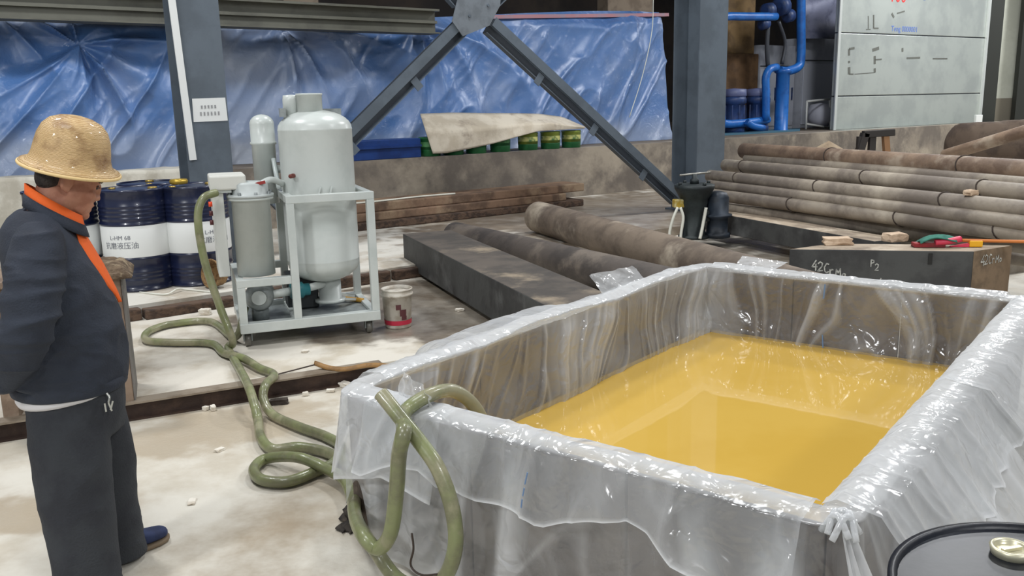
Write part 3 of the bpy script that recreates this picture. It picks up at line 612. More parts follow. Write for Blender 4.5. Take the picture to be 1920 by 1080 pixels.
for t in (.16, .55, .9):
    lo = pe[7][0].lerp(pe[7][1], t); hi = pe[0][0].lerp(pe[0][1], t); lo = lo-Vector((0, 0, .066+.05)); hi = hi-Vector((0, 0, .10+.05)); dd = (hi-lo)
    zf = .2 if t < .5 else .09
    MB().bar(lo-dd*.15, hi+dd*.12, .08, .08).build('sloping_beam', rail_m, pr_, True)
    for u in (-.1, .5, 1.05):
        c = lo+dd*u; MB().box((c.x-.04, c.y-.04, zf+.001), (c.x+.04, c.y+.04, c.z-.02)).build('post', rail_m, pr_, True)
pb = pe[3][0].lerp(pe[3][1], .5)
A, B, r = pe[3]; best = min((abs((lambda q: 960+F*float(np.dot(np.array(q)-CAM, _r))/float(np.dot(np.array(q)-CAM, _f)))(A.lerp(B, t/200))-1820), t/200) for t in range(201))[1]
pc = A.lerp(B, best); chunk(0, 0, 0, (.11, .08, .045), 'small pale brick balanced on the pipe pile', seed=9, rz=.5, pos=pc+Vector((0, 0, r-.002)))
# ------------------------------------------------------------------ pump beside the column
pump_m = mat('dark_green_iron', (44, 52, 52), .55, .2, c2=(32, 38, 40), scale=6, bump=.1)
pc = Vector(G(1300, 446, .2)); pu = thing('coolant_pump', 'dark green iron pump standing at the foot of the steel column', 'pump', pc)
MB().lathe([(.17, 0), (.17, .03), (.13, .04), (.13, .32), (.15, .40), (.15, .44), (.16, .45), (.22, .56), (.225, .60), (.21, .60), (.2, .61)], (0, 0, 0)).build('body', pump_m, pu)
MB().lathe([(.05, .61), (.05, .66), (.03, .67), (.03, .72), (.0, .72)], (0, 0, 0), n=16).build('spindle', pump_m, pu)
MB().cyl((-.17, -.02, .71), (.18, .03, .73), .012, n=8).build('handle', mat('bare_steel', (170, 168, 160), .4, .7), pu)
for k in range(4):
    a = k*math.pi/2+.4; MB().cyl((.19*math.cos(a), .19*math.sin(a), .60), (.19*math.cos(a), .19*math.sin(a), .635), .02, n=6).build('bolt', pump_m, pu)
e2 = .27
MB().lathe([(.15, 0), (.15, .05), (.12, .06), (.12, .22), (.165, .24), (.165, .26), (.125, .27), (.125, .45), (.10, .50), (.04, .52)], (e2, .03, 0)).build('motor', mat('blue_black_motor', (44, 54, 66), .5, .2, c2=(34, 40, 48), scale=5), pu)
MB().bar((.1, .0, .25), (.24, .03, .25), .1, .12).build('coupling', pump_m, pu)
MB().bar((-.24, -.04, .40), (-.12, -.02, .40), .09, .09).build('valve_body', mat('brass_yellow', (190, 160, 60), .5, .3, c2=(210, 200, 150), scale=12), pu, bevel=.01)
wh_m = mat('white_hose', (222, 222, 210), .5)
MB().tube([(-.20, -.09, .36), (-.25, -.11, .25), (-.29, -.12, .10), (-.29, -.13, .016)], .016, 8).build('white_hose', wh_m, pu)
MB().tube([(-.17, -.09, .36), (-.14, -.11, .25), (-.16, -.12, .10), (-.17, -.13, .016)], .016, 8).build('white_hose', wh_m, pu)
MB().tube([(.10, -.16, .36), (.08, -.17, .25), (.05, -.19, .1), (.03, -.2, .018)], .018, 8).build('white_hose', wh_m, pu)

# ================================================================== BLUE DRUMS
blue_m = mat('navy_drum_paint', (24, 31, 60), .28, c2=(20, 27, 52), scale=2, coat=.3)
dwhite_m = mat('drum_white_band', (232, 234, 232), .45)
lid_m = mat('drum_lid', (52, 60, 84), .35, c2=(86, 90, 100), scale=3)
def drum_profile(r=.288, h=.88):
    p = [(r*.97, 0), (r+.008, .004), (r+.008, .018), (r, .024)]
    def rib(z): return [(r, z-.016), (r+.007, z-.006), (r+.007, z+.006), (r, z+.016)]
    for z in (.10, .135, .17): p += [(r, z-.014), (r+.005, z-.005), (r+.005, z+.005), (r, z+.014)]
    p += rib(.285)
    p += rib(.585)
    for z in (.635, .67, .705, .74): p += [(r, z-.014), (r+.005, z-.005), (r+.005, z+.005), (r, z+.014)]
    p += [(r, h-.03), (r+.008, h-.018), (r+.008, h), (r-.006, h+.002), (r-.01, h-.012)]
    return p
def make_drum(label, loc, rz, text=True):
    t = thing('oil_drum', label, 'drum', loc, rz, 'blue oil drums with white bands')
    MB().lathe(drum_profile(), n=56, cap=False).build('shell', blue_m, t)
    MB().lathe([(.2895, .302), (.2915, .31), (.2915, .568), (.2895, .575)], n=56, cap=False).build('label_band', dwhite_m, t)
    MB().lathe([(.279, .866), (.26, .868), (.02, .868), (0, .868)], n=48).build('lid', lid_m, t)
    MB().lathe([(.04, .868), (.04, .884), (.03, .888), (0, .888)], (.18, .0, 0), n=20).build('bung', mat('bung_gold', (176, 150, 80), .35, .6), t)
    MB().lathe([(.028, .868), (.028, .882), (.0, .884)], (-.19, .02, 0), n=16).build('bung', MATS['bung_gold'], t)
    if text:
        mb = MB()
        for line, zc, sz in (('L-HM 68', .475, .052), ('抗磨液压油', .405, .062)):
            v, f = text_mesh(line, sz)
            vv = []
            for x, y, z in v:
                a = -math.pi/2+(x-.02)/.292; vv.append((.2928*math.cos(a), .2928*math.sin(a), zc+y))
            mb.add(vv, f, False)
        mb.build('printed_label', mat('black_print', (96, 100, 110), .6), t)
    return t
dl1 = G(268, 536, .2); make_drum('navy drum with printed white band nearest the man', dl1, math.radians(-2))
dl2 = G(378, 526, .2); make_drum('navy drum behind the green hose and grey machine', dl2, math.radians(55), True)
make_drum('navy drum mostly hidden behind the front two drums', (dl1[0]-.08, dl1[1]+.60, .2), 2.0, False)
make_drum('navy drum half hidden behind the man', (dl1[0]-.62, dl1[1]-.05, .2), -.3, False)
gr = MB().lathe([(.055, 0), (.075, .004), (.08, .03), (.07, .045), (.055, .04), (.05, .02)], (dl2[0]-.10, dl2[1]-.05, .2+.8895), n=24).build('gold_cap_ring', mat('gold_ring', (186, 156, 62), .35, .5))
tag(gr, 'gold ring lying on the drum behind the green hose', 'ring')
# black drum in the foreground
fd = thing('oil_drum', 'black drum in the front right corner with gold bung', 'drum', (.935, 1.315, 0))
bk_m = mat('black_drum_paint', (14, 16, 24), .4, c2=(20, 24, 34), scale=3, bump=.05)
MB().lathe(drum_profile(.283, .88), n=72, cap=False).build('shell', bk_m, fd)
MB().lathe([(.274, .872), (.262, .862), (.25, .866), (.02, .866), (0, .866)], n=64).build('lid', mat('black_lid', (16, 19, 27), .4, c2=(24, 28, 38), scale=3, bump=.08, bscale=12), fd)
bp_ = Vector(G(1897, 1027, .885))-fd.location
gold_m = mat('pale_gold', (208, 203, 176), .35, .5)
MB().lathe([(.033, .866), (.036, .878), (.038, .886), (.033, .889), (.028, .884), (.027, .875)], (bp_.x, bp_.y, 0), n=36).build('bung_ring', gold_m, fd)
MB().lathe([(.027, .868), (.027, .878), (.02, .88), (0, .879)], (bp_.x, bp_.y, 0), n=24).build('bung', gold_m, fd)
MB().bar((bp_.x-.02, bp_.y-.005, .883), (bp_.x+.02, bp_.y+.005, .883), .008, .006).build('bung_bar', gold_m, fd)

# ================================================================== VACUUM FILTER MACHINE
E1 = np.array([.937, .35]); E2 = np.array([-.35, .937]); mo = G(459, 624, .20); mrz = math.atan2(E1[1], E1[0])
mg_m = mat('machine_grey', (203, 208, 204), .3, c2=(194, 200, 196), scale=3, bump=.03)
mgd_m = mat('machine_grey_lid', (182, 188, 186), .45)
steel_m = mat('cast_grey', (150, 156, 156), .45, .3, c2=(120, 126, 126), scale=8)
mc = thing('oil_filter_machine', 'light grey vacuum oil filter machine on castors with tall tank', 'machine', (mo[0], mo[1], .09), mrz)
W_, D_, X1 = .93, .70, .37; Z0, Z1, ZL = .115, 1.02, .46; bw = .055
def fbar(a, b, nm, w_=bw): MB().bar(a, b, w_, w_, (0, 0, 1) if abs(a[2]-b[2]) < .1 else (0, 1, 0)).build(nm, mg_m, mc, bevel=.004)
h_ = bw/2
for y in (0, D_):
    fbar((-h_, y, Z0+h_), (W_+h_, y, Z0+h_), 'base_rail', .07)
    fbar((X1-h_, y, Z1), (W_+h_, y, Z1), 'top_rail')
    fbar((-h_, y, ZL), (X1-h_, y, ZL), 'side_rail')
    for x, zt in ((0, ZL-h_), (X1, Z1-h_), (W_, Z1-h_)): fbar((x, y, Z0+.06), (x, y, zt), 'post')
for x, z in ((0, Z0+h_), (X1, Z0+h_), (W_, Z0+h_), (0, ZL), (X1, Z1), (W_, Z1)): fbar((x, h_, z), (x, D_-h_, z), 'cross_rail', bw*.95)
MB().box((.03, .03, Z0+.02), (W_-.03, D_-.03, Z0+.03)).build('drip_tray', steel_m, mc)
wheel_m = mat('castor_wheel', (120, 118, 112), .4, .4, c2=(90, 88, 84), scale=6)
for x in (.02, W_-.05):
    for y in (.02, D_-.02):
        cs = MB().box((x-.04, y-.04, Z0-.012), (x+.04, y+.04, Z0-.004)).build('castor', steel_m, mc)
        MB().bar((x-.027, y+.02, Z0-.012), (x-.027, y+.03, .045), .008, .05, (0, 1, 0)).build('fork', steel_m, cs)
        MB().bar((x+.027, y+.02, Z0-.012), (x+.027, y+.03, .045), .008, .05, (0, 1, 0)).build('fork', steel_m, cs)
        MB().lathe([(.02, -.02), (.045, -.02), (.05, -.012), (.05, .012), (.045, .02), (.02, .02)], (x, y+.03, .0505), (1, 0, 0), 24).build('wheel', wheel_m, cs)
tx, ty = .63, .36; R = .265
prof = [(.0, .36)]
for k in range(1, 9): a = k/8*math.pi/2; prof.append((R*math.sin(a), .36+.15*(1-math.cos(a))))
prof += [(R, .53), (R+.002, .535), (R, .54), (R, 1.48), (R+.002, 1.485), (R, 1.49)]
for k in range(1, 9): a = k/8*math.pi/2; prof.append((R*math.cos(a), 1.49+.135*math.sin(a)))
tkm = MB().lathe(prof, (tx, ty, 0), n=56, cap=False).build('vacuum_tank', mg_m, mc)
MB().lathe([(.09, 1.60), (.09, 1.725), (.095, 1.727), (.095, 1.74), (0, 1.74)], (tx-.03, ty-.02, 0), n=32).build('top_nozzle', mg_m, tkm)
MB().lathe([(.06, 1.56), (.06, 1.70), (.055, 1.73), (0, 1.735)], (tx-.15, ty+.06, 0), n=24).build('vent_dome', mg_m, tkm)
MB().lathe([(.115, .20), (.115, .22), (.085, .222), (.085, .385)], (tx+.03, ty, 0), n=28).build('bottom_nozzle', mg_m, tkm)
MB().box((tx+R-.2, ty+.1, 1.58), (tx+R-.05, ty+.12, 1.63)).build('lifting_lug', steel_m, tkm); MB().box((tx-R+.02, ty-.06, 1.58), (tx-R+.06, ty+.02, 1.64)).build('lifting_lug', steel_m, tkm)
for dx in (-.05, .03): MB().bar((tx+dx, ty-R-.012, 1.02), (tx+dx+.02, ty-R-.012, 1.09), .012, .012).build('bracket', mg_m, tkm)
MB().tube([(tx-.19, ty-.17, 1.17), (tx-.225, ty-.23, 1.17), (tx-.21, ty-.25, 1.175)], .016, 8).build('valve', mat('dark_red_valve', (110, 52, 44), .5), tkm)
# small condenser column
MB().lathe([(.085, .95), (.085, 1.38), (.095, 1.385), (.095, 1.40), (.088, 1.405), (.088, 1.53)]+[(.088*math.cos(a), 1.53+.07*math.sin(a)) for a in np.linspace(.2, math.pi/2, 6)], (.275, .56, 0), n=32).build('condenser', mg_m, mc)
MB().tube([(.36, .52, 1.2), (.42, .46, 1.2), (.44, .42, 1.2)], .03, 10).build('connecting_pipe', mg_m, mc)
MB().tube([(.33, .48, 1.28), (.34, .44, 1.16), (.35, .42, 1.06)], .018, 8).build('sight_glass', mat('clear_glassy', (190, 198, 196), .15), mc)
# filter housing with flanged lid
fx, fy = .125, .165
MB().lathe([(.13, ZL+.03), (.13, 1.02), (.155, 1.022), (.155, 1.04)], (fx, fy, 0), n=40).build('filter_housing', mg_m, mc)
fl = MB().lathe([(.16, 1.041), (.16, 1.06), (.125, 1.062), (.125, 1.13), (.11, 1.145), (0, 1.15)], (fx, fy, 0), n=40).build('filter_lid', mgd_m, mc)
for k in range(8):
    a = k*math.pi/4+.2; MB().cyl((fx+.143*math.cos(a), fy+.143*math.sin(a), 1.03), (fx+.143*math.cos(a), fy+.143*math.sin(a), 1.08), .011, n=6).build('bolt', steel_m, fl)
MB().tube([(fx+.08, fy-.02, 1.13), (fx+.15, fy+.02, 1.15), (fx+.22, fy+.1, 1.12), (fx+.28, fy+.2, 1.08)], .022, 10).build('overflow_pipe', mg_m, mc)
MB().bar((fx+.02, fy-.10, 1.13), (fx+.10, fy-.10, 1.145), .02, .02).build('clamp', mat('red_clamp', (150, 50, 44), .5), mc)
# control cabinet
cb = MB().box((-.13, .12, ZL+.035), (-.055, .52, 1.08)).build('control_cabinet', mat('cabinet_white', (214, 216, 210), .45), mc, bevel=.006)
for k, z in enumerate((1.0, .93, .86)):
    MB().cyl((-.13, .2+.05*k, z), (-.155, .2+.05*k, z), .018, n=12).build('button', mat('red_button' if k == 0 else 'dark_button', (240, 80, 40) if k == 0 else (90, 40, 40), .4), cb)
MB().box((-.14, .08, 1.10), (.10, .42, 1.20)).build('terminal_box', mat('cabinet_top', (212, 212, 204), .5), mc, bevel=.012)
MB().box((-.10, .10, 1.081), (.0, .40, 1.099)).build('terminal_base', mg_m, mc)
# pump, coupling and pipework in the base
MB().lathe([(.02, -.06), (.085, -.055), (.10, -.03), (.10, .10), (.08, .12), (.08, .26), (.0, .26)], (.13, .15, .33), (.15, 1, 0), 28).build('pump_motor', steel_m, mc)
MB().lathe([(.05, -.07), (.055, -.062), (.0, -.07)], (.13, .145, .33), (.15, 1, 0), 20).build('motor_cap', mgd_m, mc)
MB().cyl((.2, .16, .33), (.36, .2, .335), .03, n=14).build('delivery_pipe', mg_m, mc)
MB().lathe([(.05, 0), (.06, .01), (.06, .09), (.045, .1), (.045, .14)], (.35, .2, .335), (1, .12, 0), 20).build('teal_coupling', mat('teal_paint', (46, 120, 128), .45), mc)
MB().cyl((.48, .21, .345), (.64, .33, .345), .028, n=14).build('suction_pipe', mg_m, mc)
MB().cyl((.13, .2, .15), (.13, .2, .25), .06, n=16).build('pump_foot', steel_m, mc)
MB().bar((.72, .30, .22), (.9, .5, .16), .03, .02).build('strut', mg_m, mc); MB().bar((.70, .45, .24), (.88, .62, .16), .03, .02).build('strut', mg_m, mc)
MB().tube([(.74, .52, .18), (.82, .5, .17), (.92, .42, .165)], .018, 8).build('orange_hose', mat('orange_hose', (196, 146, 52), .5), mc)
MB().box((.35, .40, .15), (.58, .60, .42)).build('heater_box', mat('black_heater', (40, 44, 46), .5), mc, bevel=.01)
# ================================================================== BUCKET, CHANNEL STOCK, HAT, DEBRIS
bk = thing('plastic_bucket', 'dirty white plastic bucket with red stripe beside the machine', 'bucket', (*G(747, 612, .09)[:2], .0905))
bwh_m = mat('dirty_white_plastic', (214, 208, 196), .5, c2=(184, 174, 158), scale=9, c3=(110, 92, 82), scale3=7, thr3=(.64, .74))
MB().lathe([(0, .002), (.092, .0), (.098, .01), (.112, .245), (.122, .247), (.122, .262), (.113, .264), (.114, .288), (.120, .29), (.118, .298), (.108, .298), (.106, .27), (.092, .012), (0, .012)], n=40, cap=False).build('shell', bwh_m, bk)
MB().lathe([(.1015, .03), (.1042, .065)], n=40, cap=False).build('red_stripe', mat('red_stripe', (196, 48, 72), .5), bk)
MB().lathe([(.107, .275), (.05, .276), (0, .276)], n=32).build('lid', mat('dusty_white_lid', (220, 214, 202), .6, c2=(180, 170, 156), scale=14), bk)
mb = MB()
for (u, v, du, dv) in ((.3, .15, .22, .04), (.62, .10, .3, .05), (.7, .07, .25, .03)):
    vs = []
    for i in range(5):
        a = -math.pi/2+u-.35+du*i
        a = -math.pi/2-.1+u+du*(i/4-.5)*1.6
        for j in (0, 1): z = v+dv*j; rr = .0985+(.014*z/.245)+.0016; vs.append((rr*math.cos(a), rr*math.sin(a), z))
    mb.add(vs, [(2*i, 2*i+2, 2*i+3, 2*i+1) for i in range(4)], True)
st = mb.build('label_print', mat('maroon_print', (92, 50, 52), .6), bk); st['kind'] = 'stuff'
# stack of long timbers along the wall, behind the machine
tim2_m = mat('brown_timber', (128, 102, 82), .8, c2=(92, 72, 58), scale=3, stretch=(1, 1, 1), c3=(150, 128, 104), scale3=2, bump=.3, bscale=12)
for k, (z0, z1, o0, o1, t0, t1, l) in enumerate(((.2005, .30, -1.05, -.5, -.9, 3.2, 'lowest dark timber of the stack along the low wall'), (.3005, .41, -1.0, -.55, -1.1, 2.9, 'middle brown timber of the stack along the low wall'), (.4105, .53, -.95, -.45, -1.2, 3.3, 'top brown timber of the stack along the low wall'))):
    p = [onw(t0, o0), onw(t1, o0), onw(t1, o1), onw(t0, o1)]
    tag(MB().hull8([(*q, z0) for q in p], [(*q, z1) for q in p]).build('timber_beam', tim2_m if k else timber_m, bevel=.015), l, 'timber', 'timbers stacked along the low wall')
tag(MB().tube([(*onw(-.9, -.9), .543), (*onw(-.2, -.93), .543), (*onw(.4, -.85), .543), (*onw(1.0, -.88), .543)], .012, 6).build('white_rope', wh_m), 'white cord lying along the top of the timber stack', 'cord')
# wicker bowl lying against the drum
hb = Vector(G(398, 543, .2)); ax_ = Vector((-.55, -.8, .18)).normalized()
wick_m = mat('brown_wicker', (150, 118, 78), .85, c2=(112, 84, 54), scale=26, bump=.6, bscale=60)
hw = MB().lathe([(.0, -.12), (.06, -.115), (.10, -.08), (.115, -.02), (.125, .02), (.13, .03), (.12, .035), (.105, .0), (.09, -.06), (.05, -.095), (0, -.1)], hb+Vector((0, .06, .13)), ax_, 32, cap=False)
tag(hw.build('wicker_bowl', wick_m), 'round brown wicker bowl leaning in front of the drums', 'bowl')
tag(MB().tube([G(262, 548, .205), G(310, 552, .21), G(332, 542, .23), G(352, 543, .21), G(400, 548, .208)], .008, 6).build('white_cable', wh_m), 'thin white cable looping on the floor in front of the drums', 'cable')
stone_m = mat('plaster_bits', (226, 220, 208), .9, c2=(200, 190, 174), scale=10)
for k, (x, y, z, s_, l) in enumerate(((385, 590, .091, (.09, .06, .05), 'white plaster lump on the floor left of the machine'), (862, 583, .091, (.06, .05, .02), 'white scrap on the wet floor beside the black block'),
      (572, 660, .091, (.05, .04, .012), 'tiny white chip on the floor in front of the machine'), (400, 769, .001, (.04, .03, .03), 'white plaster chip below the rail left of the hoses'), (386, 769, .001, (.03, .03, .025), 'smaller white plaster chip beside the rail'),
      (573, 742, .001, (.035, .025, .025), 'white chip under the rail near the brown strip'), (412, 845, .001, (.05, .03, .012), 'flat white chip on the near concrete floor'), (360, 942, .001, (.06, .03, .008), 'white paper scrap on the near floor by the shoe'), (650, 726, .001, (.10, .05, .03), 'crumbled plaster pile at the end of the rail'), (620, 735, .001, (.05, .03, .02), 'plaster crumbs beside the rail end'))):
    chunk(x, y, z, s_, l, stone_m, rz=k*.7, seed=k+11, name='plaster_chip', cat='debris')
chunk(523, 757, .001, (.10, .05, .03), 'dark scrap of rag beside the hose below the rail', mat('dark_rag', (60, 52, 46), .9), rz=.2, seed=30, name='rag_scrap', cat='debris')
g_ = np.zeros((22, 22, 3)); base = Vector(G(682, 968, 0))
for i in range(22):
    for j in range(22):
        u, v = i/21-.5, j/21-.5; h = float(fbm(u*9+3, v*9, 17))*.12*max(0, 1-2.0*(u*u+v*v)**.5*1.0)+.006
        g_[i, j] = (base.x+u*.16+.02*math.sin(v*23), base.y+v*.30+.02*math.sin(u*27), h)
tag(MB().grid(g_).build('oily_rag', mat('brown_black_rag', (58, 52, 46), .9, c2=(40, 36, 34), scale=20, c3=(92, 82, 70), scale3=12)), 'crumpled black-brown rag on the floor beside the hose loop', 'rag').modifiers.new('s', 'SOLIDIFY').thickness = .006
# tan strap over the rail
st_m = mat('tan_strap', (150, 112, 62), .6, c2=(120, 88, 48), scale=10)
mb = MB(); pts = catmull([G(590, 682, .13), G(618, 691, .112), G(650, 693, .112), G(690, 686, .13), G(730, 688, .14), G(790, 700, .13)], 8)
A = np.array([[tuple(p+Vector((.0, -.025, -.004))), tuple(p+Vector((0, .0, .014))), tuple(p+Vector((0, .03, .004)))] for p in pts])
tag(mb.grid(A).build('tan_strap', st_m), 'tan brown strap lying over the end of the rail', 'strap').modifiers.new('s', 'SOLIDIFY').thickness = .006
tag(MB().tube([G(470, 715, .1), G(540, 697, .1), G(590, 684, .14)], .005, 5).build('thin_wire', wire_m), 'thin wire running from the tan strap to the hoses', 'wire')
# ================================================================== HOSES
hose_m = mat('green_hose', (128, 134, 92), .35, c2=(112, 112, 84), scale=7, c3=(150, 146, 118), scale3=4, bump=.1, coat=.25)
pl0 = TL-A_*.30; pl1_ = TL-A_*.24
def hv(x, y): return V(x, y, pl0, A_)
def hw_(x, y): return V(x, y, pl1_, A_)
mz = .122
lo = .032
hA = [(-.02, .1, 1.14)]
MR = Matrix.Translation(mc.location) @ Matrix.Rotation(mrz, 4, 'Z')
def mloc(x, y, z): return MR @ Vector((x, y, z))
hA = [mloc(-.10, .06, 1.09), mloc(-.19, .0, 1.06), mloc(-.235, -.03, .93), mloc(-.22, -.05, .65), mloc(-.15, -.10, .33), mloc(-.09, -.16, .10), G(428, 652, mz), G(448, 690, mz), G(466, 725, .142), G(478, 762, .09), G(484, 790, lo), G(490, 822, lo), G(512, 842, lo), G(560, 838, lo), G(612, 848, lo), G(650, 872, lo), G(670, 905, lo), V(664, 955, TL-A_*.12, A_), hv(680, 1002), hv(708, 1028), hv(732, 1000), hv(743, 925), hv(748, 855), hv(757, 810), (*TP(-.11, .44), .655), (*TP(.0, .455), .69), (*TP(.12, .47), .675), (*TP(.22, .49), .58), (*TP(.29, .51), .40), (*TP(.32, .52), .215)]
tag(MB().tube(hA, .0265, 12, sub=8).build('green_hose', hose_m), 'green hose from the machine top, dipping into the yellow liquid', 'hose', 'green suction hoses')
hB = [mloc(.03, .20, .25), mloc(-.06, .14, .05), G(395, 603, mz), G(320, 608, mz), G(278, 622, mz), G(275, 638, mz), G(320, 642, mz), G(395, 644, mz), G(420, 662, mz+.0), G(456, 672, mz+.01), G(486, 690, mz), G(514, 703, mz), G(498, 722, .145), G(494, 748, .09), G(512, 778, lo), G(560, 800, lo), G(610, 818, lo), G(640, 838, lo), G(628, 866, lo), G(590, 885, lo), G(540, 903, lo), G(492, 900, lo), G(476, 880, lo), G(500, 860, lo), G(560, 858, lo+.055), G(612, 880, lo+.03), G(650, 905, lo+.05), V(672, 980, TL-A_*.10, A_), V(706, 1035, TL-A_*.24, A_), hw_(745, 1085), hw_(795, 1104), hw_(836, 1078), hw_(854, 1020), hw_(847, 950), hw_(822, 880), hw_(788, 830), hw_(752, 785), hw_(728, 755), hw_(714, 738)]
tag(MB().tube(hB, .0265, 12, sub=8).build('green_hose', hose_m), 'green hose looping on the floor, its open end propped on the tank corner', 'hose', 'green suction hoses')
tag(MB().tube([hv(772, 1000), hv(775, 1030), hv(770, 1060), hv(790, 1078), hw_(830, 1076)], .004, 5).build('thin_wire', wire_m), 'thin dark wire caught inside the hanging hose loop', 'wire')

# ================================================================== BACKGROUND ON THE PLATFORM
def tarp_material():
    m = bpy.data.materials.new('blue_tarp'); m.use_nodes = True; nt = m.node_tree; N = nt.nodes; K = nt.links; b = N['Principled BSDF']
    tc = N.new('ShaderNodeTexCoord')
    n1 = N.new('ShaderNodeTexNoise'); n1.inputs['Scale'].default_value = .9; n1.inputs['Detail'].default_value = 4; K.new(tc.outputs['Object'], n1.inputs['Vector'])
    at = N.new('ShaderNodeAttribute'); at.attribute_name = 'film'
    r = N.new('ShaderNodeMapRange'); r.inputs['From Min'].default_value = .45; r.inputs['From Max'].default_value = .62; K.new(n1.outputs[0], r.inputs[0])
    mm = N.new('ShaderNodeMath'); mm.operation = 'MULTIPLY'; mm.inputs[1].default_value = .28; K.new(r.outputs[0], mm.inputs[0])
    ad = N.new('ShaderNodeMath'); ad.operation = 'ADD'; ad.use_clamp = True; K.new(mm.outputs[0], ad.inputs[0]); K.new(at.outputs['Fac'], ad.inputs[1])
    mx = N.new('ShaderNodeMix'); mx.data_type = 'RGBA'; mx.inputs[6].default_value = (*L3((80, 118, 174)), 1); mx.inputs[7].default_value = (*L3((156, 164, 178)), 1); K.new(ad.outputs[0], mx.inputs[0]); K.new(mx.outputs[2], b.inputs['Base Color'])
    b.inputs['Roughness'].default_value = .35; b.inputs['Coat Weight'].default_value = .9; b.inputs['Coat Roughness'].default_value = .14
    n2 = N.new('ShaderNodeTexNoise'); n2.inputs['Scale'].default_value = 3.6; n2.inputs['Detail'].default_value = 6; n2.inputs['Distortion'].default_value = 1.2; K.new(tc.outputs['Object'], n2.inputs['Vector'])
    bp = N.new('ShaderNodeBump'); bp.inputs['Strength'].default_value = .8; bp.inputs['Distance'].default_value = .12; K.new(n2.outputs[0], bp.inputs['Height'])
    n3 = N.new('ShaderNodeTexNoise'); n3.inputs['Scale'].default_value = 11; n3.inputs['Detail'].default_value = 4; n3.inputs['Distortion'].default_value = .8; K.new(tc.outputs['Object'], n3.inputs['Vector'])
    b3_ = N.new('ShaderNodeBump'); b3_.inputs['Strength'].default_value = .7; b3_.inputs['Distance'].default_value = .03; K.new(n3.outputs[0], b3_.inputs['Height']); K.new(bp.outputs[0], b3_.inputs['Normal'])
    K.new(b3_.outputs[0], b.inputs['Coat Normal'])
    return m
tarp_m = tarp_material()
def tarp(label, t0, t1, ztop_fn, anchors, off0, seed, film_fn, nu=260, nv=110):
    t = np.linspace(t0, t1, nu)[:, None]; v = np.linspace(0, 1, nv)[None, :]
    zt = ztop_fn(t); z = .99+(zt-.99)*v
    off = off0+.30*v+0*t
    dsp = 0*t*v
    for (ta, za, amp, kk, sw) in anchors:
        dx = t-ta; dz = z-za; rr = np.sqrt(dx*dx+dz*dz)+.05; th = np.arctan2(dx, -dz-.001)
        fl = np.exp(-rr/1.6)*np.clip(rr*2.5, 0, 1)
        dsp = dsp-amp*fl*(ridge(th*kk+sw*rr, rr*.35, seed)**2.0)
    dsp = dsp-.06*(ridge(t*.9-z*.8, z*.5+t*.25, seed+3)**2)-.09*(ridge(t*1.6-z*1.3, z*.5+t*.3, seed+4)**4)-.03*ridge(t*3.4-z*2.9, z*1.0+t*.6, seed+5)**3+.06*fbm(t*.8, z*.8, seed+6)
    dsp = dsp*np.clip((1-v)*8+.25, 0, 1)
    off = off+dsp
    X = W0[0]+WD[0]*t+WN[0]*off; Y = W0[1]+WD[1]*t+WN[1]*off
    A = np.stack([X, Y, z+0*t], -1)
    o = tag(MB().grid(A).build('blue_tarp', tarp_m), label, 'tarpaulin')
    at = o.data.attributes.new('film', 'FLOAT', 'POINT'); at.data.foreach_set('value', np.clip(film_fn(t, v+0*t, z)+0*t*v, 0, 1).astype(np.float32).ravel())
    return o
def tw(x, y, off): p = WP(x, y, off); return float((p[:2]-W0) @ WD), float(p[2])
OT = 1.0
aL = tw(150, 82, OT); aM = tw(540, 45, OT); aM2 = tw(790, 45, OT); aR = tw(1240, 40, OT)
tL0 = tw(-160, 100, OT)[0]; tL1 = tw(400, 100, OT)[0]; tR0 = tw(345, 100, OT+.3)[0]; tR1 = tw(1262, 100, OT)[0]
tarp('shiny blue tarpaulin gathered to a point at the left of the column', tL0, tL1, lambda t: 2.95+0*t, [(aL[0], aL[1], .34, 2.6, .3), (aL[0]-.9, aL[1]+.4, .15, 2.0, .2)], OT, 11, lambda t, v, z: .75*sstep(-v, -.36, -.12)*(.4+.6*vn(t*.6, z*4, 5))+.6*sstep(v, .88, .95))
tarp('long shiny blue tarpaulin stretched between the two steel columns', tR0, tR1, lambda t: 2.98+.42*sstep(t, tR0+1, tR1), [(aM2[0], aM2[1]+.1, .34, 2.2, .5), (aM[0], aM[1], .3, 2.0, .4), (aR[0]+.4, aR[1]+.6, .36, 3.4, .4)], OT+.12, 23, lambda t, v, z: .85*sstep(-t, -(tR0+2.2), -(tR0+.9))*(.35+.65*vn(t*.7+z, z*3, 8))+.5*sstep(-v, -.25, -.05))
pk = MB(); pkp = [WP(862, 33, OT+.35), WP(1085, 30, OT+.35), WP(1250, 28, OT+.35)]
for a, b in zip(pkp[:-1], pkp[1:]): pk.bar(a, b, .12, .06)
tag(pk.build('pink_cloth_roll', mat('pink_cloth', (176, 128, 136), .8, c2=(150, 140, 156), scale=2)), 'narrow pink cloth edge along the top of the long tarpaulin', 'cloth')
# crane girder above the tarps
gm = mat('olive_grey_girder', (104, 104, 94), .55, c2=(88, 88, 80), scale=1.5)
gd = thing('girder', 'long olive grey steel girder running above the blue tarpaulins', 'girder', (*onw(-3, .6), 2.8))
for nm, o0, o1, z0, z1 in (('web', .66, .70, 2.80, 3.10), ('top_flange', .52, .84, 3.10, 3.13), ('bottom_flange', .52, .84, 2.78, 2.80), ('rail', .6, .66, 2.93, 2.97)):
    p = [onw(-8.5, o0), onw(1.75, o0), onw(1.75, o1), onw(-8.5, o1)]
    MB().hull8([(*q, z0) for q in p], [(*q, z1) for q in p]).build(nm, gm, gd, True)
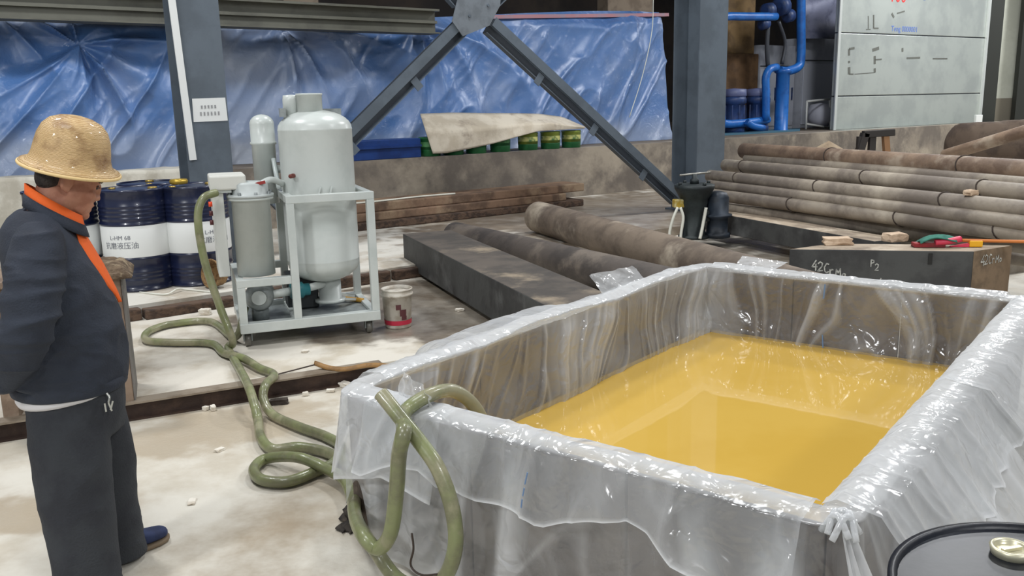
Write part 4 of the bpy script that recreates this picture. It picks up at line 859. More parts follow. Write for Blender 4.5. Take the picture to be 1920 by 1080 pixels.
# blue container and beige posts seen above
c_ = [onw(-6, 3.0), onw(-.2, 3.0), onw(-.2, 4.4), onw(-6, 4.4)]
ct = thing('blue_container', 'dark blue container standing behind the girder', 'container', (*onw(-3, 3.7), .985))
MB().hull8([(*q, .986) for q in c_], [(*q, 4.6) for q in c_]).build('body', mat('container_blue', (28, 38, 92), .6, c2=(22, 30, 70), scale=2), ct, True)
for k in range(12):
    a = onw(-5.8+k*.47, 2.98); MB().bar((*a, 1.0), (*a, 4.58), .12, .04, (*WN, 0)).build('corrugation', MATS['container_blue'], ct, True)
bp_m = mat('beige_post', (142, 128, 112), .8, c2=(120, 106, 92), scale=3)
for k, (x0, x1, off, l) in enumerate(((532, 598, 2.6, 'beige concrete post above the girder left of the gusset plate'), (1140, 1224, 3.2, 'beige concrete post above the right half of the long tarpaulin'))):
    a = WP(x0, 5, off); b = WP(x1, 5, off); dv = (b-a)[:2]
    p = [a[:2], b[:2], b[:2]+WN*.35, a[:2]+WN*.35]; tag(MB().hull8([(*q, .986) for q in p], [(*q, 8.5) for q in p]).build('concrete_post', bp_m, bevel=.02), l, 'post')
tag(MB().tube([WP(1225, -5, .8), WP(1222, 60, .8), WP(1205, 140, .78), WP(1180, 220, .7)], .008, 6).build('pale_rope', wh_m), 'thin pale cord hanging in front of the tarpaulin near the right column', 'cord')
# blue steel box on the wall
a = WP(672, 296, .12)[:2]; b = WP(791, 293, .12)[:2]
def wallbox(name, x0, x1, y_top, off, dep, m, label, cat, z0=1.0005, bev=.01):
    a = WP(x0, 290, off); b = WP(x1, 290, off); zt = WP((x0+x1)/2, y_top, off)[2]; p = [a[:2], b[:2], b[:2]+WN*dep, a[:2]+WN*dep]
    return tag(MB().hull8([(*q, z0) for q in p], [(*q, zt) for q in p]).build(name, m, bevel=bev), label, cat)
bb_m = mat('blue_steel_box', (26, 62, 128), .45, c2=(20, 50, 108), scale=3)
bbx = wallbox('blue_crate', 655, 790, 262, .1, .35, bb_m, 'dark blue steel crate on the low wall behind the machine', 'crate')
a = WP(655, 283, .085); b = WP(790, 279, .085); MB().bar((a[0], a[1], 1.17), (b[0], b[1], 1.17), .03, .03).build('ledge', bb_m, bbx, True)
# paint pails
pail = {}
can_m = mat('can_green', (40, 110, 62), .4, c2=(30, 92, 52), scale=4); cany_m = mat('can_yellow_green', (132, 148, 58), .4, c2=(90, 116, 50), scale=3); canb_m = mat('can_lid', (52, 60, 54), .5)
proto = None
for k, (x, yel, wrd) in enumerate(((806, 0, 'green paint pail at the left end of the row beside the blue crate'), (850, 0, 'second pail from the blue crate, half under the cardboard'), (893, 0, 'third pail from the blue crate, under the cardboard edge'), (938, 0, 'dark green pail fourth in the row on the wall'), (990, 1, 'yellow-green pail third from the right end of the row'), (1032, 1, 'yellow-green pail second from the right end of the row'), (1071, 1, 'yellow-green pail at the right end of the row'))):
    p = WP(x, 285, .24); t = thing('paint_pail', wrd, 'pail', (p[0], p[1], 1.001), 0, 'paint pails on the low wall')
    MB().lathe([(.15, 0), (.155, .005), (.158, .09), (.16, .095)], n=28).build('base_band', can_m, t)
    MB().lathe([(.159, .0955), (.16, .25), (.165, .255), (.165, .275), (.15, .28)], n=28).build('shell', cany_m if yel else can_m, t)
    MB().lathe([(.149, .2805), (.14, .27), (0, .27)], n=24).build('lid', canb_m, t)
    MB().lathe([(.1605, .14), (.1608, .21)], n=28, cap=False).build('paper_label', mat('label_'+str(yel), (196, 196, 120) if yel else (90, 150, 96), .5, c2=(60, 104, 60), scale=7), t)
# cardboard thrown over the pails
cb_m = mat('grey_cardboard', (222, 212, 194), .85, c2=(202, 190, 170), scale=3, c3=(170, 156, 140), scale3=2, thr3=(.58, .7), bump=.15)
top = [(788, 213), (850, 211), (910, 212), (965, 212), (1010, 213), (1055, 219), (1098, 238)]
botm = [(812, 288), (838, 287), (880, 279), (922, 270), (965, 258), (1010, 246), (1096, 241)]
nu, nv = 40, 16; A = np.zeros((nu, nv, 3))
def interp(L, u):
    f_ = u*(len(L)-1); i = min(int(f_), len(L)-2); w_ = f_-i; return np.array(L[i])*(1-w_)+np.array(L[i+1])*w_
for i in range(nu):
    u = i/(nu-1)
    for j in range(nv):
        v = j/(nv-1); q_ = interp(top, u)*(1-v)+interp(botm, u)*v
        zt = interp([(2.0, 0)], 0) if False else None
        offv = .045+.42*max(0, 1-v/.45)**1.3+.012*math.sin(u*11+v*3)
        A[i, j] = WP(q_[0], q_[1], offv)
tag(MB().grid(A).build('cardboard_sheet', cb_m), 'buckled grey-beige cardboard sheet thrown over the row of pails', 'cardboard').modifiers.new('s', 'SOLIDIFY').thickness = .012
# white cloth over the wall at the left
nu, nv = 90, 26; A = np.zeros((nu, nv, 3)); ta = tw(-140, 350, 0)[0]; tb = tw(385, 300, 0)[0]
for i in range(nu):
    u = i/(nu-1); t_ = ta+(tb-ta)*u
    for j in range(nv):
        v = j/(nv-1); L_ = v*1.25
        if L_ < .35: o_, z_ = .33-L_, 1.012
        else: o_, z_ = -.035-.03*math.sin(u*31)*min(1, (L_-.35)*3)*.6-.05*(L_-.35)*float(vn(u*9, 0, 3)), 1.012-(L_-.35)
        z_ += .035*float(fbm(u*14, v*3, 51))+(.03 if L_ < .5 else 0)
        p = onw(t_, o_); A[i, j] = (p[0], p[1], z_)
tag(MB().grid(A).build('white_cloth', mat('dirty_white_cloth', (206, 202, 190), .9, c2=(178, 172, 158), scale=3, bump=.2, bscale=8)), 'dirty white cloth draped over the low wall behind the drums', 'cloth')
# ------------------------------------------------------------------ blue pump station at the right
OB = 1.5; pb_m = mat('bright_blue_paint', (34, 108, 190), .4, c2=(26, 90, 168), scale=4); pbd_m = mat('dark_blue_paint', (36, 62, 112), .5, c2=(28, 46, 84), scale=4)
bs = thing('blue_pump_station', 'bright blue pipework and pumps beside the right column', 'pump station', WP(1420, 250, OB)*np.array([1, 1, 0])+np.array([0, 0, .986]))
def q3(x, y, o=OB): return Vector(WP(x, y, o))
MB().tube([q3(1455, 31), q3(1400, 31), q3(1362, 31), q3(1353, 38), q3(1353, 60), q3(1353, 180), q3(1353, 222), q3(1360, 232), q3(1400, 230), q3(1440, 224)], .085, 12, sub=4).build('loop_pipe', pb_m, bs, True)
MB().tube([q3(1502, -60), q3(1502, 40), q3(1502, 105), q3(1497, 125), q3(1478, 133), q3(1462, 133)], .10, 12, sub=4).build('riser_pipe', pb_m, bs, True)
MB().tube([q3(1436, 226, OB-.1), q3(1436, 170, OB-.1), q3(1436, 145, OB-.1), q3(1443, 130, OB-.1), q3(1456, 126, OB)], .085, 12, sub=4).build('bend_pipe', pb_m, bs, True)
b0 = q3(1464, 240); MB().lathe([(.17, 0), (.17, .03), (.15, .04), (.15, 1.28), (.19, 1.30), (.19, 1.36), (.1, 1.4)], (b0.x, b0.y, .99), n=24).build('pressure_vessel', pb_m, bs, True)
for x in (1374, 1419):
    m0 = q3(x, 225, OB+.25); mt_ = MB().lathe([(.26, 0), (.26, .12), (.24, .14), (.24, .62), (.28, .64), (.28, .72), (.26, .78)], (m0.x, m0.y, 1.0), n=20).build('motor', pbd_m, bs, True)
    s_ = MB().lathe([(.26, .78), (.28, .8), (.27, .94), (.0, .96)], (m0.x, m0.y, 1.0), n=20).build('fan_cover', mat('grey_blue_cover', (92, 100, 138), .5), mt_, False); s_.data.transform(Matrix.Translation(-bs.location))
    for k in range(10):
        a_ = k*math.pi/5; f_ = MB().bar((m0.x+.25*math.cos(a_), m0.y+.25*math.sin(a_), 1.18), (m0.x+.25*math.cos(a_), m0.y+.25*math.sin(a_), 1.6), .012, .03).build('fin', pbd_m, mt_, False); f_.data.transform(Matrix.Translation(-bs.location))
sk = [q3(1350, 250, OB-.3), q3(1500, 243, OB-.3), q3(1500, 240, OB+.5), q3(1350, 245, OB+.5)]
MB().hull8([(p.x, p.y, .9865) for p in sk], [(p.x, p.y, 1.02) for p in sk]).build('skid', mat('teal_skid', (70, 110, 130), .5), bs, True)
MB().tube([q3(1400, 228, OB-.15), q3(1412, 236, OB-.2), q3(1432, 240, OB-.25)], .07, 10, sub=4).build('drain_pipe', pb_m, bs, True)
for (x, y, r) in ((1440, 20, .16), (1465, 12, .2), (1432, 45, .12), (1478, 30, .14)):
    c = q3(x, y, OB+.1); MB().lathe([(r*.6, -.12), (r, -.1), (r, .1), (r*.6, .12)], c, (WD[0], WD[1], .2), 16).build('valve', pbd_m, bs, True)
MB().tube([q3(1440, 48, OB+.1), q3(1438, 90, OB+.1), q3(1440, 125, OB+.1)], .05, 8).build('dark_pipe', mat('dark_pipe', (52, 56, 64), .5), bs, True)
MB().tube([q3(1460, 40, OB+.15), q3(1472, 80, OB+.15), q3(1466, 120, OB+.15)], .04, 8).build('dark_pipe', MATS['dark_pipe'], bs, True)
crate_m = mat('brown_crate', (104, 78, 52), .85, c2=(84, 62, 42), scale=3)
def bgbox(name, x0, x1, y0, y1, off, dep, m, label, cat, zb=None, bev=.015):
    a = WP(x0, y1, off); b = WP(x1, y1, off); zt = WP((x0+x1)/2, y0, off)[2]; z0 = .986 if zb is None else zb
    p = [a[:2], b[:2], b[:2]+WN*dep, a[:2]+WN*dep]; return tag(MB().hull8([(*q, z0) for q in p], [(*q, zt) for q in p]).build(name, m, bevel=bev), label, cat)
bgbox('brown_crate', 1330, 1418, 100, 240, 2.6, .9, crate_m, 'lower brown crate behind the blue pumps', 'crate')
zc = WP(1374, 100, 2.6)[2]+.001
bgbox('brown_crate', 1326, 1414, -30, 100, 2.65, .8, mat('brown_crate_top', (120, 96, 62), .85, c2=(96, 76, 50), scale=3), 'upper brown crate above the blue pumps', 'crate', zb=zc)
cabm = mat('grey_white_cabinet', (186, 190, 200), .5, c2=(170, 174, 186), scale=2)
def cabinet(x0, x1, y0, off, label, doors):
    a = WP(x0, 200, off); b = WP(x1, 200, off); zt = WP((x0+x1)/2, y0, off)[2]; t = thing('cabinet', label, 'cabinet', (a[0], a[1], .986), math.atan2(b[1]-a[1], b[0]-a[0])); L = float(np.linalg.norm((b-a)[:2])); h = zt-.986
    MB().box((0, .02, 0), (L, .6, h)).build('body', cabm, t)
    for k in range(doors):
        dr = MB().box((L*k/doors+.02, 0, .08), (L*(k+1)/doors-.02, .019, h*.72)).build('door', mat('cabinet_door', (198, 202, 214), .45), t, bevel=.006)
        MB().bar((L*(k+.82)/doors, -.02, h*.35), (L*(k+.82)/doors, -.02, h*.5), .03, .02).build('handle', pbd_m, dr)
    MB().box((.0, -.0, h*.75), (L, .019, h*.76)).build('seam', MATS['dark_pipe'], t)
    return t
cabinet(1424, 1488, 85, 2.6, 'pale grey cabinet behind the blue pressure vessel', 2)
cabinet(1503, 1572, 72, 2.5, 'pale grey cabinet between the blue riser pipe and the silver panels', 1)
nu, nv = 30, 20; A = np.zeros((nu, nv, 3))
for i in range(nu):
    for j in range(nv):
        u, v = i/(nu-1), j/(nv-1); A[i, j] = WP(1500+78*u, -40+112*v, 2.35+.15*math.sin(u*4+v*3)*.6+.1*math.sin(v*9+u*2)-.1*v)
tag(MB().grid(A).build('hanging_sheet', mat('lilac_sheet', (132, 136, 160), .6, c2=(100, 104, 128), scale=2, bump=.2)), 'grey lilac sheet hanging above the pale cabinet by the silver panels', 'sheet').modifiers.new('s', 'SOLIDIFY').thickness = .01
ch = thing('white_stand', 'small white tubular stand holding a grey sack below the cabinet', 'stand', (*WP(1535, 246, 1.4)[:2], .986)); ww = mat('white_tube', (200, 202, 200), .5)
for a_, b_ in (((1511, 245), (1513, 190)), ((1511, 232), (1556, 246)), ((1513, 190), (1556, 186)), ((1556, 246), (1556, 186))):
    pa, pb_ = Vector(WP(*a_, 1.4)), Vector(WP(*b_, 1.4)); pa.z = max(pa.z, 1.01); pb_.z = max(pb_.z, 1.01); MB().cyl(pa, pb_, .025, n=8).build('tube', ww, ch, True)
c = Vector(WP(1538, 215, 1.65)); MB().lathe([(0, -.28), (.2, -.26), (.3, -.1), (.3, .1), (.22, .24), (0, .28)], (c.x, c.y, c.z), n=24).build('sack', mat('grey_sack', (176, 178, 190), .7), ch, True)
# silver insulated panels
sl0 = YP(1566, 200, 20.1)[:2]; sl1 = YP(1838, 200, 23.2)[:2]; sdv = (sl1-sl0); sL = float(np.linalg.norm(sdv)); sdv = sdv/sL; snv = np.array([sdv[1], -sdv[0]])
sp = thing('silver_panel_wall', 'large silver metal panel wall with worn print behind the pipes', 'panel wall', (*sl0, .99), math.atan2(sdv[1], sdv[0]))
silver_m = mat('silver_panel', (198, 204, 198), .38, .55, c2=(184, 190, 186), scale=1.2, bump=.04, bscale=3)
for z0, z1 in ((.0, .74), (.765, 2.13), (2.155, 3.6)):
    MB().box((0, 0, z0), (sL, .12, z1)).build('panel', silver_m, sp, bevel=.01)
for z0 in (.74, 2.13): MB().box((0, .02, z0), (sL, .1, z0+.025)).build('joint', MATS['dark_pipe'], sp)
MB().box((sL-.07, -.05, 0), (sL+.02, .0, 3.6)).build('edge_trim', mat('bright_trim', (216, 220, 216), .35, .4), sp); MB().box((-.05, -.03, 0), (.03, -.001, 3.6)).build('edge_trim', MATS['bright_trim'], sp)
MB().box((-.1, -.35, -.03), (sL+.1, -.02, .0)).build('sill', mat('sill_grey', (140, 146, 140), .5), sp)
def sxy(x, y):
    p = V(x, y, sl0, snv); return float((p[:2]-sl0) @ sdv), float(p[2])-.99
def ptext(txt, x, y, hpx, m, nm):
    cx, cz = sxy(x, y); size = hpx/1629*21.5*1.35; v, f = text_mesh(txt, size); MB().add([(cx+a, -.004, cz+b) for a, b, c in v], f, False).build(nm, m, sp)
ptext('100', 1684, -7, 24, mat('red_print', (206, 52, 52), .6), 'red_number'); ptext('KG', 1726, -10, 22, mat('blue_print', (88, 118, 190), .6), 'blue_unit'); ptext('Teng 0000001', 1696, 55, 10, MATS['blue_print'], 'blue_lettering')
wk = mat('worn_print', (96, 98, 92), .7)
mbw = MB()
for (x0, y0, x1, y1, wd) in ((1592, 92, 1602, 90, .05), (1592, 92, 1592, 104, .06), (1592, 114, 1592, 118, .06), (1592, 126, 1592, 139, .08), (1592, 139, 1600, 139, .03), (1636, 94, 1648, 90, .07), (1640, 105, 1640, 120, .07), (1640, 112, 1653, 111, .03), (1640, 128, 1640, 136, .07), (1602, 139, 1640, 136, .015), (1692, 90, 1692, 97, .06), (1700, 109, 1725, 108, .04), (1749, 110, 1776, 110, .03), (1628, 30, 1628, 54, .02), (1638, 28, 1638, 53, .04), (1638, 53, 1647, 53, .03), (1624, 55, 1632, 55, .02), (1672, 25, 1676, 33, .05), (1682, 25, 1696, 21, .03)):
    a, b = sxy(x0, y0), sxy(x1, y1); mbw.bar((a[0], -.004, a[1]), (b[0], -.004, b[1]), wd, .004, (0, 1, 0))
o = mbw.build('worn_marks', wk, sp); o['kind'] = 'stuff'
# dark post and pale wall at the far right
p0 = YP(1841, 200, 23.3)[:2]; p1 = YP(1867, 200, 23.3)[:2]; pv = np.array([0, .4])
tag(MB().hull8([(*p0, .986), (*p1, .986), (*(p1+pv), .986), (*(p0+pv), .986)], [(*p0, 8.5), (*p1, 8.5), (*(p1+pv), 8.5), (*(p0+pv), 8.5)]).build('dark_post', mat('dark_olive_post', (44, 46, 42), .6), bevel=.01), 'dark olive steel post right of the silver panels', 'post')
a = YP(1860, 200, 24.2)[:2]; b = YP(2150, 200, 25.5)[:2]
struct(MB().hull8([(*a, .986), (*b, .986), (*(b+pv), .986), (*(a+pv), .986)], [(*a, 8.5), (*b, 8.5), (*(b+pv), 8.5), (*(a+pv), 8.5)]).build('wall_right', mat('pale_plaster', (198, 200, 186), .85, c2=(186, 188, 174), scale=1)))
e = np.array([0, -.03]); zd = YP(1890, 184, 24.2)[2]
struct(MB().hull8([(*(a+e), .986), (*(b+e), .986), (*b, .986), (*a, .986)], [(*(a+e), zd), (*(b+e), zd), (*b, zd), (*a, zd)]).build('baseboard_right', mat('dado_brown', (128, 122, 108), .85)))
a = YP(1914, 100, 23.8)[:2]; b = YP(1990, 100, 23.8)[:2]
tag(MB().hull8([(*a, .986), (*b, .986), (*(b+pv*.5), .986), (*(a+pv*.5), .986)], [(*a, 8.4), (*b, 8.4), (*(b+pv*.5), 8.4), (*(a+pv*.5), 8.4)]).build('dark_post', MATS['dark_olive_post']), 'dark post at the right edge in front of the pale wall', 'post')
wc = Vector(YP(1834, 222, 22.6)); tag(MB().box((wc.x-.08, wc.y-.05, .987), (wc.x+.09, wc.y+.05, 1.20)).build('white_carton', white_m, bevel=.01), 'small white carton at the foot of the dark olive post', 'carton')
# ------------------------------------------------------------------ clutter between pipes and wall
hp = np.zeros((20, 14, 3)); hc = Vector(YP(1552, 300, 13.6))
for i in range(20):
    for j in range(14):
        a_ = 2*math.pi*i/20; r_ = j/13; hp[i, j] = (hc.x+1.15*r_*math.cos(a_)*(1+.2*math.sin(3*a_)), hc.y+.45*r_*math.sin(a_), .2005+(YP(1540, 264, 13.6)[2]-.2)*(1-r_)**.8+.02*math.sin(7*a_)*r_*(1-r_))
tag(MB().grid(hp, wrap=True).build('canvas_heap', mat('tan_canvas', (160, 142, 118), .9, c2=(136, 118, 98), scale=5, bump=.2)), 'pointed heap of tan canvas behind the pipe pile', 'canvas')
vz = Vector(YP(1640, 290, 13.2)); ib = thing('iron_bracket', 'black iron bracket stand with wooden prop behind the pipes', 'bracket', (vz.x, vz.y, .2)); irm = mat('black_iron', (52, 48, 46), .7, .2)
def b3(x, y, Y=13.2): return Vector(YP(x, y, Y))
zt_ = b3(1640, 245).z
MB().bar(b3(1618, 252), b3(1676, 248), .12, .10).build('top_bar', irm, ib, True, bevel=.01); MB().bar(b3(1612, 282), b3(1622, 250), .12, .10).build('arm', irm, ib, True)
for x in (1612, 1634):
    q_ = b3(x, 280); MB().bar((q_.x, q_.y, .2005), (q_.x, q_.y, b3(x, 256).z), .09, .09).build('leg', irm, ib, True)
q_ = b3(1672, 285); MB().bar((q_.x+.02, q_.y, .2005), tuple(b3(1660, 254)), .10, .08).build('wooden_prop', mat('orange_brown_wood', (140, 104, 72), .8), ib, True)
nu, nv = 40, 28; A = np.zeros((nu, nv, 3)); ca = Vector(YP(1778, 268, 13.6)); cb2 = Vector(YP(1990, 262, 12.6))
for i in range(nu):
    u = i/(nu-1); c = ca.lerp(cb2, u); rr = .36*min(1, (u*9)**.45)
    for j in range(nv):
        a_ = 2*math.pi*j/(nv-1); w_ = 1+.14*(float(fbm(u*7+math.cos(a_), math.sin(a_)*2+3, 5))-.4)
        A[i, j] = (c.x-.35*math.cos(a_)*rr*w_*.4, c.y+rr*math.cos(a_)*w_*.9, c.z-.06+rr*math.sin(a_)*w_)
tag(MB().grid(A).build('canvas_roll', mat('dark_brown_canvas', (92, 78, 66), .9, c2=(72, 60, 52), scale=4, bump=.3, bscale=8)), 'big lumpy roll of dark brown canvas against the wall at right', 'canvas roll')
rs = Vector(YP(1850, 300, 13.3)); tag(MB().box((rs.x-.6, rs.y-.25, .2005), (rs.x+1.4, rs.y+.25, ca.z-.38)).build('timber_stack', timber_m, bevel=.02), 'dark timber stack carrying the brown canvas roll', 'timber')
bar(YP(1770, 292, 12.6), YP(1990, 226, 11.2), .085, pipe2_m, 'slanting brown pipe leaning across the canvas roll', 'steel_pipe', 20, cat='pipe')
# ================================================================== WORK STAND BEHIND THE MAN
wb = thing('work_stand', 'brown and grey metal work stand behind the man', 'work stand', (*G(150, 800, 0)[:2], 0))
gsm = mat('stand_grey', (112, 108, 104), .6, .1, c2=(96, 92, 88), scale=4); bsm = mat('stand_brown', (142, 122, 104), .75, c2=(112, 94, 80), scale=4, c3=(160, 142, 124), scale3=6, bump=.2)
p_ = G(256, 784, 0)[:2]; dv_ = np.array([-.93, -.37]); dn_ = np.array([-.37, .93]); LW = .66
def wbox(u0, u1, v0, v1, z0, z1):
    q_ = [p_+dv_*u0+dn_*v0, p_+dv_*u1+dn_*v0, p_+dv_*u1+dn_*v1, p_+dv_*u0+dn_*v1]; return MB().hull8([(*x, z0) for x in q_], [(*x, z1) for x in q_])
ZT = .86
wbox(0, .16, .0, .40, 0.001, ZT-.041).build('leg_panel', bsm, wb, True, bevel=.008); wbox(-.008, -.0005, .0, .40, 0.001, ZT-.041).build('side_plate', gsm, wb, True)
wbox(LW-.08, LW, .0, .40, .001, ZT-.041).build('leg_panel', bsm, wb, True, bevel=.008)
wbox(-.03, LW+.03, -.03, .43, ZT-.04, ZT).build('top', bsm, wb, True, bevel=.008)
g_ = np.zeros((26, 18, 3))
for i in range(26):
    for j in range(18):
        u, v = i/25, j/17; q_ = p_+dv_*(-.06+u*.4)+dn_*(-.05+v*.45); ed = min(1, min(u, 1-u, v, 1-v)*7)
        g_[i, j] = (q_[0], q_[1], ZT+.006+.05*ed*float(fbm(u*8, v*6, 61))-(.04*(1-ed)))
tag(MB().grid(g_).build('fraying_sack', mat('brown_sacking', (112, 94, 74), .95, c2=(84, 68, 52), scale=12, c3=(140, 124, 100), scale3=18, bump=.6, bscale=50)), 'frayed brown sacking on the work stand behind the man', 'sack').modifiers.new('s', 'SOLIDIFY').thickness = .008

# ================================================================== THE MAN
pm = thing('person', 'man in navy jacket and straw hard hat, hands behind his back', 'person', (-1.54, 3.02, 0), math.atan2(.455, .89))
def remesh(mb, voxel, smooth=6, fac=.5, disp=None):
    me = mb.mesh('tmp', white_m); o = bpy.data.objects.new('tmp', me); COL.objects.link(o)
    md = o.modifiers.new('r', 'REMESH'); md.mode = 'VOXEL'; md.voxel_size = voxel; md.use_smooth_shade = True
    sm = o.modifiers.new('s', 'SMOOTH'); sm.iterations = smooth; sm.factor = fac
    bpy.context.view_layer.update(); dg = bpy.context.evaluated_depsgraph_get(); out = bpy.data.meshes.new_from_object(o.evaluated_get(dg))
    bpy.data.objects.remove(o); bpy.data.meshes.remove(me)
    if disp:
        n = len(out.vertices); co = np.zeros(n*3); out.vertices.foreach_get('co', co); co = co.reshape(-1, 3)
        nr = np.zeros(n*3); out.vertices.foreach_get('normal', nr); nr = nr.reshape(-1, 3)
        co = co+nr*disp(co)[:, None]; out.vertices.foreach_set('co', co.ravel()); out.update()
    out.polygons.foreach_set('use_smooth', [True]*len(out.polygons))
    return out
def part(name, me, m, parent=pm):
    me.materials.clear(); me.materials.append(m); me.name = name
    o = bpy.data.objects.new(name, me); COL.objects.link(o); o.parent = parent; return o
def limb(mb, pts, rads, n=20, flat=1.):
    P = catmull(pts, 5); m = len(P); T = [(P[min(i+1, m-1)]-P[max(i-1, 0)]).normalized() for i in range(m)]; rings = []
    for i in range(m):
        t = i/(m-1)*(len(rads)-1); k = min(int(t), len(rads)-2); r = rads[k]*(1-(t-k))+rads[k+1]*(t-k)
        y = Vector((0, 1, 0)); y = (y-T[i]*y.dot(T[i])).normalized(); x = y.cross(T[i]); rings.append((P[i], x*r, y*r*flat))
    mb.loft(rings, n)
skin_m = mat('skin', (176, 124, 100), .55, c2=(162, 108, 86), scale=14, bump=.05, bscale=90)
jack_m = mat('navy_jacket', (46, 52, 64), .85, c2=(40, 45, 56), scale=6, bump=.25, bscale=160)
trou_m = mat('dark_trousers', (54, 57, 62), .9, c2=(46, 48, 54), scale=5, bump=.25, bscale=140)
orange_m = mat('orange_lining', (238, 104, 36), .8, bump=.1, bscale=100)
hair_m = mat('grey_black_hair', (58, 50, 46), .8, c2=(40, 36, 34), scale=30, bump=.5, bscale=120)
PH = math.radians(24); HC = Vector((.022, 0, 1.515)); HT = math.radians(0)
YAW = math.radians(12)
def hd(x, y, z):
    a_, b_, c_ = x*math.cos(PH)+z*math.sin(PH), y, -x*math.sin(PH)+z*math.cos(PH)
    return Vector((HC.x+a_*math.cos(YAW)-b_*math.sin(YAW), a_*math.sin(YAW)+b_*math.cos(YAW), HC.z+c_))
def ell(mb, c, r, rot=True, n=20, m=12):
    rings = []
    for k in range(1, m):
        a = math.pi*k/m; z = -math.cos(a); s_ = math.sin(a); cc = (c[0], c[1], c[2]+r[2]*z)
        o = hd(*cc) if rot else Vector(cc); ex = (hd(1, 0, 0)-hd(0, 0, 0)) if rot else Vector((1, 0, 0)); ey = (hd(0, 1, 0)-hd(0, 0, 0)) if rot else Vector((0, 1, 0))
        rings.append((o, ex*r[0]*s_, ey*r[1]*s_))
    mb.loft(rings, n)
b = MB()
ell(b, (-.012, 0, .03), (.098, .078, .10)); ell(b, (.022, 0, -.045), (.072, .066, .08)); ell(b, (.05, 0, -.095), (.045, .048, .034))
ell(b, (.045, 0, -.005), (.055, .06, .05)); ell(b, (.066, .032, -.047), (.027, .026, .026)); ell(b, (.066, -.032, -.047), (.027, .026, .026))
ell(b, (.084, 0, .012), (.016, .05, .014)); ell(b, (.097, 0, -.026), (.015, .012, .032)); ell(b, (.103, 0, -.047), (.015, .016, .013)); ell(b, (.066, 0, -.078), (.034, .042, .034)); ell(b, (.093, .017, -.052), (.014, .011, .010)); ell(b, (.093, -.017, -.052), (.014, .011, .010))
ell(b, (.091, 0, -.077), (.015, .024, .007)); ell(b, (.088, 0, -.095), (.014, .022, .008)); ell(b, (.082, 0, -.118), (.02, .024, .018))
ell(b, (-.005, 0, -.10), (.06, .055, .05))
for s_ in (-1, 1):
    ell(b, (-.020, s_*.079, -.026), (.023, .011, .035)); ell(b, (-.028, s_*.087, -.012), (.015, .008, .02)); ell(b, (-.030, s_*.088, -.03), (.009, .007, .022)); ell(b, (-.012, s_*.076, -.054), (.010, .008, .012))
limb(b, [(-.065, 0, 1.36), (-.045, 0, 1.42), (-.02, 0, 1.48)], [.075, .063, .062])
b.loft([((-.065, 0, z), (hx, 0, 0), (0, hy, 0)) for z, hx, hy in ((.70, .13, .15), (.85, .13, .15), (1.05, .12, .15), (1.2, .09, .14), (1.28, .06, .12), (1.34, .05, .07))], 24)
for s_ in (-1, 1):
    limb(b, [(-.10, s_*.17, 1.31), (-.155, s_*.262, 1.08), (-.25, s_*.15, .89), (-.275, s_*.085, .85)], [.06, .045, .04, .028])
limb(b, [(-.07, -.1, .8), (-.08, -.11, .45), (-.07, -.11, .06)], [.09, .06, .045]); limb(b, [(-.02, .09, .8), (.03, .11, .45), (.03, .105, .06)], [.09, .06, .045])
# clasped hands behind the back: palms, five bent fingers each
for s_, zz in ((-1, 0), (1, -.035)):
    w0 = Vector((-.28, s_*.075, .845+zz)); pc_ = Vector((-.298, s_*.02, .83+zz)); 
    limb(b, [w0, w0.lerp(pc_, .5), pc_], [.026, .034, .036], flat=1.0)
    for k in range(4):
        zf = .03-.019*k; ln_ = (.072, .08, .076, .06)[k]; st_ = pc_+Vector((-.008, -s_*.01, zf))
        limb(b, [st_, st_+Vector((-.012, -s_*ln_*.5, -.006)), st_+Vector((.004, -s_*ln_*.9, -.012))], [.0105, .0098, .0085], 10)
    limb(b, [w0+Vector((.0, -s_*.02, .018)), w0+Vector((-.008, -s_*.05, .045)), w0+Vector((-.012, -s_*.085, .05))], [.013, .0115, .0095], 10)
bm_ = remesh(b, .0048, 3, .5)
part('body', bm_, skin_m)
for s_ in (-1, 1):
    e_ = hd(.083, s_*.031, -.012); MB().lathe([(0, -.010), (.006, -.009), (.0105, -.003), (.0105, .003), (.006, .009), (0, .010)], e_, (0, 0, 1), 12, cap=False).build('eye', mat('eye_dark', (40, 30, 28), .3), pm)
    MB().tube([hd(.098, s_*.018, .008), hd(.097, s_*.034, .014), hd(.084, s_*.05, .006)], .004, 6, sub=3).build('eyebrow', hair_m, pm)
    MB().tube([hd(.0965, s_*.018, -.010), hd(.0965, s_*.032, -.013), hd(.083, s_*.045, -.010)], .0022, 5, sub=3).build('eyelid', mat('dark_skin', (110, 70, 56), .6), pm)
hm = MB(); ell(hm, (-.034, 0, .035), (.084, .082, .09)); ell(hm, (-.06, 0, -.025), (.045, .062, .055)); ell(hm, (-.0, -.072, .018), (.035, .012, .03)); ell(hm, (-.0, .072, .018), (.035, .012, .03))
part('hair', remesh(hm, .006, 2), hair_m)
def wrinkle(amp, sc, seed, zs=1.):
    def f(co):
        x, y, z = co[:, 0], co[:, 1], co[:, 2]; ang = np.arctan2(y, x+.05)
        wq = z*sc*zs+.35*np.sin(ang*2+seed)+.6*vn(x*5+seed, y*5, seed)
        return amp*(ridge(wq, ang*1.3+seed, seed)**2-.35)+amp*.5*(ridge(wq*2.1+ang*1.7, ang*2, seed+4)**2-.3)
    return f
j = MB()
j.loft([((cx, 0, z), (hx, 0, 0), (0, hy, 0)) for z, cx, hx, hy in ((.775, -.062, .176, .205), (.79, -.062, .188, .215), (.87, -.063, .196, .222), (1.0, -.054, .182, .218), (1.1, -.062, .166, .215), (1.2, -.076, .146, .212), (1.29, -.096, .127, .20), (1.345, -.104, .107, .165), (1.38, -.098, .09, .12), (1.405, -.08, .078, .088))], 36, p=2.25)
